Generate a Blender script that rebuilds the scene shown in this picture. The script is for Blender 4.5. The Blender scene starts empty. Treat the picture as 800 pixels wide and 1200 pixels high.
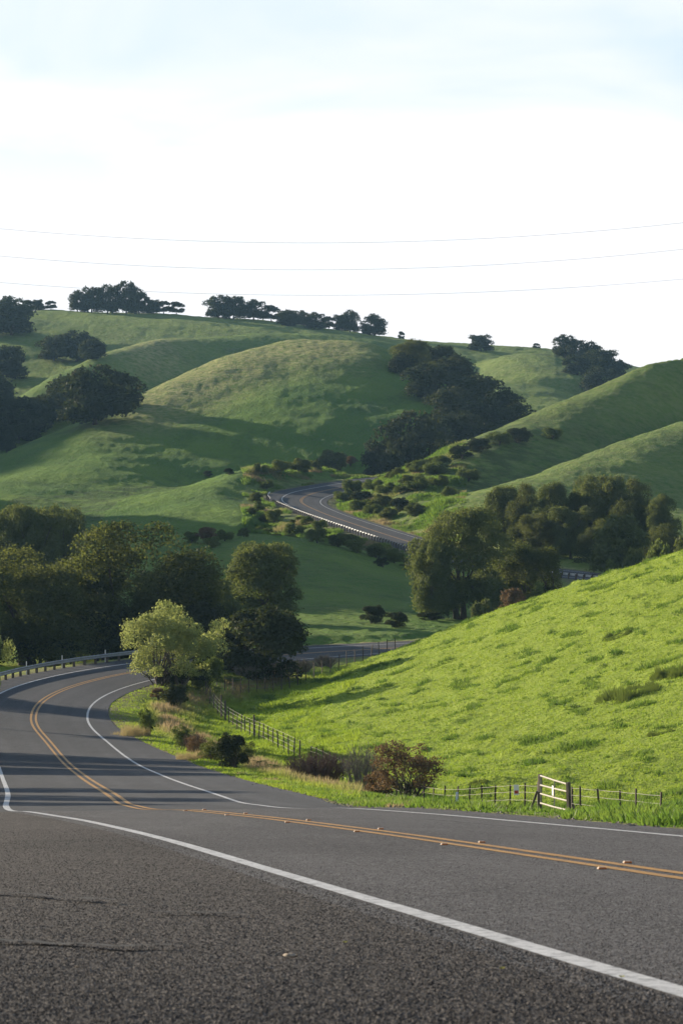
import bpy, math, random
import numpy as np
from mathutils import Vector

# ------------------------------------------------------------------ camera, light, exposure
scn = bpy.context.scene
F = 4300.0                     # focal length in photo pixels (photo 800 x 1200), camera level at the origin
cam_d = bpy.data.cameras.new('camera')
cam = bpy.data.objects.new('camera', cam_d)
scn.collection.objects.link(cam)
cam.location = (0, 0, 0)
cam.rotation_euler = (math.pi/2, 0, 0)
cam_d.sensor_fit = 'VERTICAL'
cam_d.sensor_height = 22.3
cam_d.sensor_width = 22.3
cam_d.lens = F*22.3/1200.0
cam_d.clip_start = 0.5
cam_d.clip_end = 20000
cam_d.dof.use_dof = True
cam_d.dof.focus_distance = 190
cam_d.dof.aperture_fstop = 7.1
scn.camera = cam
scn.render.resolution_x = 682
scn.render.resolution_y = 1024

SUN_EL = math.radians(14)
SUN_AZ = math.radians(-49)     # measured from +Y (view direction), negative = to the left
sdir = Vector((math.sin(SUN_AZ)*math.cos(SUN_EL), math.cos(SUN_AZ)*math.cos(SUN_EL), math.sin(SUN_EL)))
sun_d = bpy.data.lights.new('sun', 'SUN')
sun_d.energy = 5.0
sun_d.angle = math.radians(0.5)
sun_d.color = (1.0, 0.87, 0.68)
sun = bpy.data.objects.new('sun', sun_d)
sun.rotation_euler = sdir.to_track_quat('Z', 'Y').to_euler()
sun.location = (-60, 20, 60)
scn.collection.objects.link(sun)

world = bpy.data.worlds.new('World')
scn.world = world
world.use_nodes = True
wt = world.node_tree
wt.nodes.clear()
def wn(t, **k):
    n = wt.nodes.new(t)
    for a, b in k.items(): setattr(n, a, b)
    return n
w_out = wn('ShaderNodeOutputWorld'); w_bg = wn('ShaderNodeBackground')
sky = wn('ShaderNodeTexSky', sky_type='NISHITA')
sky.sun_disc = False
sky.sun_elevation = SUN_EL
sky.sun_rotation = SUN_AZ
sky.air_density = 1.0; sky.dust_density = 0.6; sky.ozone_density = 1.6
w_bg.inputs['Strength'].default_value = 0.08
# thin high cloud: one noise sheet over the whole sky
tc = wn('ShaderNodeTexCoord'); sep = wn('ShaderNodeSeparateXYZ')
wt.links.new(tc.outputs['Generated'], sep.inputs[0])
mz = wn('ShaderNodeMath', operation='MAXIMUM'); wt.links.new(sep.outputs['Z'], mz.inputs[0]); mz.inputs[1].default_value = 0.0
az = wn('ShaderNodeMath', operation='ADD'); wt.links.new(mz.outputs[0], az.inputs[0]); az.inputs[1].default_value = 0.09
dx = wn('ShaderNodeMath', operation='DIVIDE'); wt.links.new(sep.outputs['X'], dx.inputs[0]); wt.links.new(az.outputs[0], dx.inputs[1])
dy = wn('ShaderNodeMath', operation='DIVIDE'); wt.links.new(sep.outputs['Y'], dy.inputs[0]); wt.links.new(az.outputs[0], dy.inputs[1])
cmb = wn('ShaderNodeCombineXYZ'); wt.links.new(dx.outputs[0], cmb.inputs[0]); wt.links.new(dy.outputs[0], cmb.inputs[1])
cmap = wn('ShaderNodeMapping'); cmap.inputs['Rotation'].default_value = (0, 0, 0.5); cmap.inputs['Scale'].default_value = (1.1, 0.55, 1)
cmap.inputs['Location'].default_value = (1.3, 4.1, 0)
wt.links.new(cmb.outputs[0], cmap.inputs[0])
cn = wn('ShaderNodeTexNoise'); cn.inputs['Scale'].default_value = 1.25; cn.inputs['Detail'].default_value = 7; cn.inputs['Roughness'].default_value = 0.5
cn.inputs['Distortion'].default_value = 0.6
wt.links.new(cmap.outputs[0], cn.inputs['Vector'])
cr = wn('ShaderNodeMapRange'); cr.inputs['From Min'].default_value = 0.38; cr.inputs['From Max'].default_value = 0.66
cr.inputs['To Min'].default_value = 0.85; cr.inputs['To Max'].default_value = 1.0
wt.links.new(cn.outputs['Fac'], cr.inputs['Value'])
mix = wn('ShaderNodeMix', data_type='RGBA'); 
# the veil looks thickest low down and thins overhead
ce = wn('ShaderNodeMapRange'); ce.inputs['From Min'].default_value = 0.15; ce.inputs['From Max'].default_value = 0.42
ce.inputs['To Min'].default_value = 1.0; ce.inputs['To Max'].default_value = 0.08
wt.links.new(sep.outputs['Z'], ce.inputs['Value'])
cm_ = wn('ShaderNodeMath', operation='MULTIPLY'); wt.links.new(cr.outputs[0], cm_.inputs[0]); wt.links.new(ce.outputs[0], cm_.inputs[1])
wt.links.new(cm_.outputs[0], mix.inputs['Factor']); wt.links.new(sky.outputs[0], mix.inputs['A'])
# bright white veil with paler blue thin places in it
cn2 = wn('ShaderNodeTexNoise'); cn2.inputs['Scale'].default_value = 1.1; cn2.inputs['Detail'].default_value = 6; cn2.inputs['Distortion'].default_value = .8
wt.links.new(cmap.outputs[0], cn2.inputs['Vector'])
cr2 = wn('ShaderNodeMapRange'); cr2.inputs['From Min'].default_value = 0.46; cr2.inputs['From Max'].default_value = 0.68
wt.links.new(cn2.outputs['Fac'], cr2.inputs['Value'])
lowz = wn('ShaderNodeMapRange'); lowz.inputs['From Min'].default_value = 0.118; lowz.inputs['From Max'].default_value = 0.085
wt.links.new(sep.outputs['Z'], lowz.inputs['Value'])
vadd = wn('ShaderNodeMath', operation='MULTIPLY_ADD', use_clamp=True); wt.links.new(lowz.outputs[0], vadd.inputs[0]); vadd.inputs[1].default_value = .9; wt.links.new(cr2.outputs[0], vadd.inputs[2])
veil = wn('ShaderNodeMix', data_type='RGBA'); wt.links.new(vadd.outputs[0], veil.inputs['Factor'])
veil.inputs['A'].default_value = (5.2, 6.05, 6.9, 1); veil.inputs['B'].default_value = (7.5, 7.35, 7.6, 1)
wt.links.new(veil.outputs['Result'], mix.inputs['B'])
wt.links.new(mix.outputs['Result'], w_bg.inputs['Color'])
wt.links.new(w_bg.outputs[0], w_out.inputs['Surface'])

scn.view_settings.view_transform = 'Standard'
scn.view_settings.look = 'None'
scn.view_settings.exposure = 0.92
scn.view_settings.gamma = 1.0
scn.view_settings.use_curve_mapping = False
scn.render.engine = 'CYCLES'
scn.cycles.max_bounces = 5
scn.cycles.transparent_max_bounces = 4
scn.cycles.volume_bounces = 1

random.seed(7)
rng = np.random.default_rng(11)
COL = scn.collection

# ------------------------------------------------------------------ helpers
def tag(o, label=None, cat=None, group=None, kind=None):
    if label: o['label'] = label
    if cat: o['category'] = cat
    if group: o['group'] = group
    if kind: o['kind'] = kind
    return o

def empty(name, loc, rz=0.0):
    o = bpy.data.objects.new(name, None)
    o.location = loc; o.rotation_euler = (0, 0, rz)
    o.empty_display_size = 0.3
    COL.objects.link(o)
    return o

def np_mesh(name, V, faces, mats, smooth=False, mi=None, attrs=None):
    """faces: int array (n,3) or (n,4), or list of such arrays"""
    me = bpy.data.meshes.new(name)
    if not isinstance(faces, list): faces = [faces]
    faces = [np.asarray(f, dtype=np.int32) for f in faces if len(f)]
    V = np.asarray(V, dtype=np.float32)
    me.vertices.add(len(V)); me.vertices.foreach_set('co', V.ravel())
    loops = np.concatenate([f.ravel() for f in faces])
    tot = np.concatenate([np.full(len(f), f.shape[1], dtype=np.int32) for f in faces])
    start = np.concatenate([[0], np.cumsum(tot)[:-1]]).astype(np.int32)
    me.loops.add(len(loops)); me.loops.foreach_set('vertex_index', loops)
    me.polygons.add(len(tot)); me.polygons.foreach_set('loop_start', start); me.polygons.foreach_set('loop_total', tot)
    for m in (mats if isinstance(mats, (list, tuple)) else [mats]): me.materials.append(m)
    if mi is not None: me.polygons.foreach_set('material_index', np.asarray(mi, dtype=np.int32))
    me.polygons.foreach_set('use_smooth', np.full(len(tot), smooth, dtype=bool))
    if attrs:
        for k, a in attrs.items():
            at = me.attributes.new(k, 'FLOAT', 'POINT'); at.data.foreach_set('value', np.asarray(a, dtype=np.float32))
    me.update(calc_edges=True)
    return me

def obj(name, me, parent=None, loc=None):
    o = bpy.data.objects.new(name, me)
    if parent is not None: o.parent = parent
    if loc is not None: o.location = loc
    COL.objects.link(o)
    return o

class MB:
    """collects simple shapes as one mesh"""
    def __init__(s): s.v = []; s.q = []; s.t = []; s.n = 0
    def add(s, V, Q=None, T=None):
        V = np.asarray(V, dtype=float)
        s.v.append(V)
        if Q is not None and len(Q): s.q.append(np.asarray(Q)+s.n)
        if T is not None and len(T): s.t.append(np.asarray(T)+s.n)
        s.n += len(V)
    def box(s, c, size, rz=0.0, top=1.0):
        x, y, z = np.array(size)/2
        P = np.array([[-x,-y,-z],[x,-y,-z],[x,y,-z],[-x,y,-z],[-x*top,-y*top,z],[x*top,-y*top,z],[x*top,y*top,z],[-x*top,y*top,z]])
        ca, sa = math.cos(rz), math.sin(rz)
        R = np.array([[ca,-sa,0],[sa,ca,0],[0,0,1]])
        s.add(P@R.T+np.array(c), [[0,3,2,1],[4,5,6,7],[0,1,5,4],[1,2,6,5],[2,3,7,6],[3,0,4,7]])
    def tube(s, pts, rad, n=6, cap=True):
        pts = np.asarray(pts, dtype=float); m = len(pts)
        rad = np.broadcast_to(np.asarray(rad, dtype=float), (m,))
        T = np.gradient(pts, axis=0); T /= (np.linalg.norm(T, axis=1, keepdims=True)+1e-9)
        ref = np.array([0,0,1.0]) if abs(T[0][2]) < 0.9 else np.array([1.0,0,0])
        U = np.cross(T, ref); U /= (np.linalg.norm(U, axis=1, keepdims=True)+1e-9)
        W = np.cross(T, U)
        a = np.linspace(0, 2*math.pi, n, endpoint=False)
        ring = pts[:,None,:]+rad[:,None,None]*(np.cos(a)[None,:,None]*U[:,None,:]+np.sin(a)[None,:,None]*W[:,None,:])
        V = ring.reshape(-1,3); Q = []
        for i in range(m-1):
            for j in range(n):
                k = (j+1) % n
                Q.append([i*n+j, i*n+k, (i+1)*n+k, (i+1)*n+j])
        T3 = []
        if cap:
            V = np.vstack([V, pts[:1], pts[-1:]])
            for j in range(n):
                k = (j+1) % n
                T3.append([m*n, k, j]); T3.append([m*n+1, (m-1)*n+j, (m-1)*n+k])
        s.add(V, Q, T3)
    def mesh(s, name, mat, smooth=False):
        V = np.vstack(s.v); f = []
        if s.q: f.append(np.vstack(s.q))
        if s.t: f.append(np.vstack(s.t))
        return np_mesh(name, V, f, mat, smooth)

# numpy gradient noise
_perm = np.random.default_rng(3).permutation(4096)
_grad = np.random.default_rng(5).uniform(0, 2*math.pi, 4096)
def pnoise(x, y):
    xi = np.floor(x).astype(np.int64); yi = np.floor(y).astype(np.int64)
    fx = x-xi; fy = y-yi
    u = fx*fx*fx*(fx*(fx*6-15)+10); v = fy*fy*fy*(fy*(fy*6-15)+10)
    def g(ix, iy, dx, dy):
        h = _perm[(_perm[ix & 4095]+iy) & 4095]
        a = _grad[h]
        return np.cos(a)*dx+np.sin(a)*dy
    n00 = g(xi, yi, fx, fy); n10 = g(xi+1, yi, fx-1, fy)
    n01 = g(xi, yi+1, fx, fy-1); n11 = g(xi+1, yi+1, fx-1, fy-1)
    return (n00*(1-u)+n10*u)*(1-v)+(n01*(1-u)+n11*u)*v
def fbm(x, y, o=4, p=0.5):
    s = 0; a = 1.0
    for i in range(o):
        s = s+a*pnoise(x+17.3*i, y-9.1*i); x = x*2.03; y = y*2.03; a *= p
    return s
def sstep(a, b, x):
    t = np.clip((x-a)/(b-a), 0, 1); return t*t*(3-2*t)

# ------------------------------------------------------------------ node material helper
class NM:
    def __init__(s, name):
        s.m = bpy.data.materials.new(name); s.m.use_nodes = True
        s.t = s.m.node_tree; s.t.nodes.clear()
        s.out = s.t.nodes.new('ShaderNodeOutputMaterial')
        s.pos = None
    def n(s, t, **k):
        nd = s.t.nodes.new(t)
        for a, b in k.items(): setattr(nd, a, b)
        return nd
    def l(s, a, b): s.t.links.new(a, b)
    def P(s):
        if s.pos is None: s.pos = s.n('ShaderNodeNewGeometry').outputs['Position']
        return s.pos
    def OC(s): return s.n('ShaderNodeTexCoord').outputs['Object']
    def noise(s, scale, detail=3, rough=0.55, vec=None, stretch=None, out='Fac'):
        nd = s.n('ShaderNodeTexNoise'); nd.inputs['Scale'].default_value = scale
        nd.inputs['Detail'].default_value = detail; nd.inputs['Roughness'].default_value = rough
        v = vec or s.P()
        if stretch:
            mp = s.n('ShaderNodeMapping'); mp.inputs['Scale'].default_value = stretch[:3]
            if len(stretch) > 3: mp.inputs['Rotation'].default_value = (0, 0, stretch[3])
            s.l(v, mp.inputs[0]); v = mp.outputs[0]
        s.l(v, nd.inputs['Vector'])
        return nd.outputs[out]
    def rng(s, v, a, b, c=0.0, d=1.0, smooth=False):
        nd = s.n('ShaderNodeMapRange')
        if smooth: nd.interpolation_type = 'SMOOTHSTEP'
        s.l(v, nd.inputs['Value'])
        for k, x in zip(('From Min','From Max','To Min','To Max'), (a,b,c,d)): nd.inputs[k].default_value = x
        return nd.outputs[0]
    def mix(s, f, a, b, mode='MIX'):
        nd = s.n('ShaderNodeMix', data_type='RGBA', blend_type=mode)
        for k, x in (('Factor', f), ('A', a), ('B', b)):
            if isinstance(x, (int, float)): nd.inputs[k].default_value = x
            elif isinstance(x, tuple): nd.inputs[k].default_value = (*x, 1)
            else: s.l(x, nd.inputs[k])
        return nd.outputs['Result']
    def math(s, op, a, b=None):
        nd = s.n('ShaderNodeMath', operation=op)
        for i, x in enumerate((a, b)):
            if x is None: continue
            if isinstance(x, (int, float)): nd.inputs[i].default_value = x
            else: s.l(x, nd.inputs[i])
        return nd.outputs[0]
    def attr(s, name): return s.n('ShaderNodeAttribute', attribute_name=name).outputs['Fac']
    def bump(s, h, strength, dist):
        nd = s.n('ShaderNodeBump'); nd.inputs['Strength'].default_value = strength; nd.inputs['Distance'].default_value = dist
        s.l(h, nd.inputs['Height']); return nd.outputs[0]
    def bsdf(s, col, rough=0.8, normal=None, metal=0.0, spec=0.3):
        b = s.n('ShaderNodeBsdfPrincipled')
        if isinstance(col, tuple): b.inputs['Base Color'].default_value = (*col, 1)
        else: s.l(col, b.inputs['Base Color'])
        if isinstance(rough, (int, float)): b.inputs['Roughness'].default_value = rough
        else: s.l(rough, b.inputs['Roughness'])
        b.inputs['Metallic'].default_value = metal
        b.inputs['Specular IOR Level'].default_value = spec
        if normal is not None: s.l(normal, b.inputs['Normal'])
        s.l(b.outputs[0], s.out.inputs['Surface'])
        return b
    def leaf(s, col, trans_col, f=0.45, rough=0.6):
        d = s.n('ShaderNodeBsdfDiffuse'); t = s.n('ShaderNodeBsdfTranslucent'); g = s.n('ShaderNodeBsdfGlossy'); g.inputs['Roughness'].default_value = rough
        for nd, c in ((d, col), (t, trans_col)):
            if isinstance(c, tuple): nd.inputs['Color'].default_value = (*c, 1)
            else: s.l(c, nd.inputs['Color'])
        g.inputs['Color'].default_value = (.6, .6, .55, 1)
        m = s.n('ShaderNodeMixShader'); m.inputs[0].default_value = f
        s.l(d.outputs[0], m.inputs[1]); s.l(t.outputs[0], m.inputs[2])
        m2 = s.n('ShaderNodeMixShader'); m2.inputs[0].default_value = 0.03
        s.l(m.outputs[0], m2.inputs[1]); s.l(g.outputs[0], m2.inputs[2])
        s.l(m2.outputs[0], s.out.inputs['Surface'])
# ------------------------------------------------------------------ road centre line (x, y, z, bank)
RC = np.array([
 (12.3,-40, 1.6,0),(7.45,0,-1.1,0),(5.25,18.3,-2.34,0),(3.5,33,-3.34,0),(2.2,44,-4.09,0),(1.0,54,-4.77,0),(-.25,63.5,-5.42,0),(-1.95,75,-6.2,0),(-3.85,86,-6.98,0),(-4.45,91,-7.39,0),(-5.25,98,-7.93,0),(-5.95,105,-8.42,0),(-6.7,113,-8.98,0),(-7.45,122,-9.52,0),
 (-11.6,165,-11.9,0),(-15.1,199,-13.4,-.01),(-17.7,222,-13.9,-.02),(-20.6,245,-13.8,-.035),(-21.3,262,-13.4,-.05),(-19.6,280,-13.0,-.05),
 (-14.0,300,-12.6,-.05),(-5.5,315,-12.3,-.05),(7,330,-12.1,-.04),(24,343,-11.8,-.02),(42,355,-11.6,0),(60,373,-11.3,.02),(70,398,-11.0,.03),(66,430,-10.4,.03),
 (50,462,-9.6,.03),(34,492,-8.7,.02),(20.5,535,-7.3,0),(12,580,-5.1,-.02),(2.6,625,-2.2,-.05),(-4.5,665,.3,-.07),(-7.6,690,1.9,-.08),(-7.4,704,2.8,-.09),(-4.5,719,4.0,-.09),
 (3.0,731,5.4,-.09),(11,743,6.6,-.06),(21,760,7.4,-.03),(36,785,8.0,0),(64,815,8.6,0),(112,850,9.5,0),(200,900,11,0)], dtype=float)
def resample(C, step=1.0):
    P = C[:, :2]
    d = np.concatenate([[0], np.cumsum(np.linalg.norm(np.diff(P, axis=0), axis=1))])
    m = np.empty_like(C)
    h = np.diff(d); sec = np.diff(C, axis=0)/h[:, None]
    m[1:-1] = (sec[:-1]*h[1:, None]+sec[1:]*h[:-1, None])/(h[1:]+h[:-1])[:, None]
    m[0] = sec[0]; m[-1] = sec[-1]
    s = np.arange(0, d[-1], step)
    i = np.clip(np.searchsorted(d, s, side='right')-1, 0, len(d)-2)
    t = ((s-d[i])/h[i])[:, None]; H = h[i][:, None]
    R = (2*t**3-3*t**2+1)*C[i]+(t**3-2*t**2+t)*H*m[i]+(-2*t**3+3*t**2)*C[i+1]+(t**3-t**2)*H*m[i+1]
    return R
def gsmooth(a, sg):
    n = int(3*sg); k = np.exp(-0.5*(np.arange(-n, n+1)/sg)**2); k /= k.sum()
    ap = np.concatenate([np.repeat(a[:1], n, axis=0), a, np.repeat(a[-1:], n, axis=0)])
    if a.ndim == 1: return np.convolve(ap, k, 'valid')
    return np.stack([np.convolve(ap[:, j], k, 'valid') for j in range(a.shape[1])], axis=1)
RS = resample(RC)
_sm = gsmooth(RS, 5)
_smz = gsmooth(RS, 1.2)
RS = np.column_stack([_sm[:, :2], _smz[:, 2], _sm[:, 3]])
RT = np.gradient(RS[:, :2], axis=0); RT /= np.linalg.norm(RT, axis=1, keepdims=True)
RN = np.column_stack([RT[:, 1], -RT[:, 0]])        # to the right of travel
_y = RS[:, 1]
LANE = 3.62
WL = np.interp(_y, [0, 76, 96, 230, 262, 300, 560, 640, 690, 900], [15, 15, 6.2, 6.0, 6.0, 5.6, 5.2, 6.0, 6.6, 5.2])
WR = np.interp(_y, [0, 60, 85, 120, 200, 236, 262, 300, 900], [4.75, 4.75, 5.0, 6.6, 6.6, 5.4, 4.8, 4.8, 4.9])
NR = len(RS)

def road_q(X, Y):
    """index, offset to the right, distance of nearest road station"""
    X = np.asarray(X, float).ravel(); Y = np.asarray(Y, float).ravel()
    idx = np.empty(len(X), dtype=np.int64)
    cs = np.arange(0, NR, 6)
    for a in range(0, len(X), 20000):
        x = X[a:a+20000, None]; y = Y[a:a+20000, None]
        D = (x-RS[cs, 0][None])**2+(y-RS[cs, 1][None])**2
        i = cs[np.argmin(D, axis=1)]
        W = np.clip(i[:, None]+np.arange(-4, 5)[None], 0, NR-1)
        D = (x-RS[W, 0])**2+(y-RS[W, 1])**2
        idx[a:a+20000] = W[np.arange(len(i)), np.argmin(D, axis=1)]
    dx = X-RS[idx, 0]; dy = Y-RS[idx, 1]
    off = dx*RN[idx, 0]+dy*RN[idx, 1]
    al = dx*RT[idx, 0]+dy*RT[idx, 1]
    dist = np.hypot(off, al)
    return idx, off, al, dist

# ------------------------------------------------------------------ hills: each one lofted through a few rails given along the valley
PXG = np.arange(-4000, 5001, 10.0)
def rail(pts, sm=2.5):
    """pts: (column, y, z) -> smoothed tables of y and z over the columns"""
    p = np.array(pts, float)
    return gsmooth(np.interp(PXG, p[:, 0], p[:, 1]), sm), gsmooth(np.interp(PXG, p[:, 0], p[:, 2]), sm)
def railp(pts, sm=2.5):
    """same, heights given as rows of a level 4300 px camera at the origin"""
    return rail([(a, y, (600-r)*y/F) for a, y, r in pts], sm)
class Hill:
    def __init__(s, rails, front=-0.5, back=-0.3):
        s.Y = np.array([r[0] for r in rails]); s.Z = np.array([r[1] for r in rails]); s.front = front; s.back = back
        n = len(rails)
        for i in range(1, n): s.Y[i] = np.maximum(s.Y[i], s.Y[i-1]+6)
        h = np.diff(s.Y, axis=0); sec = np.diff(s.Z, axis=0)/h
        m = np.zeros_like(s.Y)
        m[0] = sec[0]; m[-1] = sec[-1]*0.0+0.5*sec[-1] if n > 2 else sec[-1]*0.25
        for i in range(1, n-1):
            a, b = sec[i-1], sec[i]
            m[i] = np.where(a*b > 1e-12, 2*a*b/np.where(np.abs(a+b) < 1e-9, 1, a+b), 0)
        s.M = m
    def __call__(s, px, y):
        f = np.clip((px-PXG[0])/10.0, 0, len(PXG)-1.001); i = f.astype(int); t = f-i
        g = lambda A: A[:, i]*(1-t)+A[:, i+1]*t
        Y, Z, M = g(s.Y), g(s.Z), g(s.M)
        z = Z[0]-abs(s.front)*(Y[0]-y)
        for k in range(len(Y)-1):
            h = Y[k+1]-Y[k]; u = np.clip((y-Y[k])/h, 0, 1)
            v = (2*u**3-3*u**2+1)*Z[k]+(u**3-2*u**2+u)*h*M[k]+(-2*u**3+3*u**2)*Z[k+1]+(u**3-u**2)*h*M[k+1]
            z = np.where(y >= Y[k], v, z)
        over = y-Y[-1]
        d0 = M[-1]
        q = 40.0
        over = np.maximum(over, 0)
        zb = Z[-1]+d0*np.minimum(over, q)*(1-np.minimum(over, q)/(2*q))+s.back*(over-q*(1-np.exp(-np.maximum(over,0)/q)))
        return np.where(over > 0, zb, z)

def table(cols, rows):
    """rows: (y, [z per column])"""
    return [rail([(c, y, z) for c, z in zip(cols, zs)], 4) for y, zs in rows]
cols = [-700,-200, 0, 100, 200, 300, 400, 500, 600, 700, 800, 1000, 1400]
T_near = Hill(table(cols, [
 (-60, [3.2]*13),
 (-10, [-.6]*13),
 (30,  [-3.6,-3.5,-3.4,-3.3,-3.3,-3.3,-3.3,-3.4,-3.5,-3.6,-3.7,-3.9,-4]),
 (60,  [-6,-5.6,-5.5,-5.5,-5.5,-5.5,-5.5,-5.5,-5.6,-5.7,-5.8,-5.8,-5.6]),
 (85,  [-8,-7.4,-7.3,-7.3,-7.3,-7.3,-7.6,-7.6,-7.5,-7.4,-7.4,-7.2,-7]),
 (110, [-10,-9.4,-9.1,-9.0,-9.0,-9.3,-9.7,-9.8,-9.9,-9.8,-9.75,-9.7,-9]),
 (140, [-12,-11.2,-10.9,-10.8,-11,-11.5,-11.7,-11.8,-11.7,-11.5,-11.3,-10.6,-9]),
 (172, [-13,-12.8,-12.5,-12.4,-12.7,-13.4,-13.9,-13.9,-13.8,-13.7,-13.4,-12.3,-9]),
 (200, [-13.6,-13.6,-13.5,-13.5,-13.8,-14.6,-14.6,-14.1,-13.5,-12.6,-11.5,-9.3,-4]),
 (230, [-14,-14,-14,-14,-14.5,-15.2,-14.3,-13.5,-12.1,-10.6,-8.9,-6,0]),
 (260, [-14,-14,-13.9,-13.9,-15.2,-15.4,-13.9,-12.5,-10.4,-8.4,-6.3,-3,4]),
 (290, [-13.6,-13.5,-13.5,-13.5,-15.2,-15.4,-13.3,-11.1,-8.5,-6.2,-4.0,.2,8]),
 (312, [-13.6,-13.5,-13.5,-13.5,-13.5,-13.5,-13.0,-10.5,-7.9,-5.55,-3.3,1,9]),
 (352, [-14,-14,-14,-14,-14,-14,-14,-13,-12,-10.5,-8.5,-4,3]),
 ]), back=-0.35)
floor_rows = [(300,-30),(342,-13.2),(450,-11.5),(560,-8),(650,-2.0),(740,4),(850,8),(1000,13),(1150,24),(1300,40),(1420,46),(2600,30)]
FLOOR = Hill([rail([(-4000,y,z),(5000,y,z)]) for y, z in floor_rows], back=-0.01)
H_bank = Hill([
 railp([(-1500,345,765),(0,345,765),(200,341,757),(480,352,752),(520,360,752),(600,420,740),(1600,420,800)]),
 railp([(-1500,430,712),(200,430,702),(400,430,705),(480,432,716),(560,450,740),(1600,440,800)]),
 railp([(-1500,545,620),(-100,540,636),(100,540,637),(200,540,632),(240,538,627),(300,536,624),(345,534,628),(400,530,640),(450,526,656),(490,520,673),(540,510,692),(620,500,720),(1600,500,800)], 1.5),
 railp([(-1500,580,632),(0,580,640),(300,572,632),(400,562,648),(490,545,682),(620,530,730),(1600,530,800)]),
 ], back=-0.05)
I_mead = Hill([
 railp([(-1500,600,650),(0,580,650),(100,580,650),(200,590,640),(260,610,628),(320,650,598),(345,690,590),(400,745,575),(1600,760,640)]),
 railp([(-1500,690,632),(0,680,628),(80,690,612),(130,700,596),(180,712,580),(240,730,563),(290,750,549),(330,758,547),(390,768,551),(460,775,562),(560,800,570),(1600,800,640)], 1.5),
 ], back=-0.12)
C_knoll = Hill([
 railp([(-1600,640,600),(-100,640,620),(0,660,606),(100,710,602),(200,775,576),(300,805,556),(400,815,549),(500,830,540),(600,845,525),(700,860,530),(1600,900,560)]),
 railp([(-1600,700,590),(-100,740,593),(0,770,562),(100,800,533),(200,850,500),(300,880,462),(400,890,452),(500,895,462),(600,890,500),(700,900,530),(1600,940,560)]),
 railp([(-1600,760,590),(-250,790,590),(-60,815,560),(0,838,536),(60,860,509),(120,882,483),(180,902,455),(240,925,428),(300,948,407),(350,962,398),(400,968,397),(440,966,402),(480,960,419),(520,950,448),(560,940,480),(620,930,512),(700,930,545),(1600,960,590)], 1.2),
 ], back=-0.33)
S_spur = Hill([
 railp([(-1600,1020,620),(-60,1060,560),(20,1085,502),(110,1120,482),(200,1160,466),(300,1200,450),(400,1220,446),(460,1225,450),(560,1200,480),(1600,1200,600)]),
 railp([(-1600,1100,600),(-60,1110,510),(20,1130,468),(60,1150,442),(110,1180,419),(160,1215,404),(200,1240,398),(300,1280,389),(400,1300,392),(460,1300,402),(520,1300,425),(600,1300,460),(1600,1300,600)], 1.2),
 ], back=-0.18)
D_back = Hill([
 railp([(-1600,1000,700),(480,1000,520),(600,1000,495),(680,1000,492),(760,990,495),(1600,1000,600)]),
 railp([(-1600,1120,700),(480,1150,470),(560,1150,449),(600,1150,447),(640,1145,453),(690,1120,470),(740,1100,500),(1600,1100,600)], 1.2),
 railp([(-1600,1180,700),(480,1200,470),(600,1210,452),(640,1200,458),(690,1190,475),(740,1180,500),(1600,1180,600)], 1.2),
 ], back=-0.3)
D2_back = Hill([
 railp([(-1600,1180,700),(500,1190,500),(600,1210,440),(660,1210,440),(720,1200,460),(1600,1200,600)]),
 railp([(-1600,1260,700),(500,1280,460),(560,1290,428),(590,1290,415),(640,1290,413),(670,1285,420),(710,1270,440),(760,1260,470),(1600,1200,600)], 1.2),
 ], back=-0.3)
A_ridge = Hill([
 railp([(-3000,1180,520),(0,1180,480),(100,1180,474),(200,1180,455),(300,1190,432),(400,1200,430),(600,1210,470),(700,1200,480),(900,1200,480),(3000,1250,520)]),
 railp([(-3000,1400,470),(-400,1400,372),(-100,1400,368),(0,1400,364),(100,1400,365),(180,1400,367),(240,1400,371),(330,1400,379),(400,1400,388),(470,1400,396),(540,1400,401),(600,1400,407),(650,1400,409),(690,1400,416),(740,1400,428),(800,1400,440),(1200,1400,470),(3000,1400,520)]),
 railp([(-3000,1520,490),(-400,1500,380),(0,1500,372),(180,1500,374),(330,1500,385),(540,1500,408),(650,1500,415),(740,1500,434),(800,1500,446),(1200,1500,476),(3000,1500,520)]),
 ], back=-0.12)
E_right = Hill([
 railp([(-1600,760,760),(380,700,620),(415,662,594),(435,646,600),(460,626,612),(500,630,608),(560,645,600),(640,670,592),(700,690,588),(800,735,580),(1000,790,570),(2600,900,560)], 1.2),
 railp([(-1600,830,760),(390,720,590),(430,702,562),(470,706,548),(520,716,527),(560,728,508),(600,742,494),(640,756,479),(700,780,451),(740,796,430),(770,808,417),(800,820,404),(900,860,376),(1000,900,350),(1300,980,310),(2600,1200,300)], 1.0),
 ], back=-0.38)
F_right = Hill([
 railp([(-1600,700,760),(440,620,625),(485,592,630),(520,572,642),(560,552,657),(600,535,668),(690,512,683),(800,498,690),(1000,500,680),(2600,520,640)], 1.5),
 railp([(-1600,740,760),(440,640,618),(485,600,622),(520,592,616),(560,590,616),(600,596,616),(700,612,612),(800,634,606),(1000,680,600),(2600,760,600)], 1.5),
 railp([(-1600,760,760),(430,650,622),(470,636,610),(520,634,590),(560,642,575),(600,654,563),(650,672,547),(700,692,530),(750,710,510),(800,728,493),(900,765,462),(1000,800,440),(1300,900,410),(2600,1100,400)], 1.0),
 ], back=-0.3)
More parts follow.
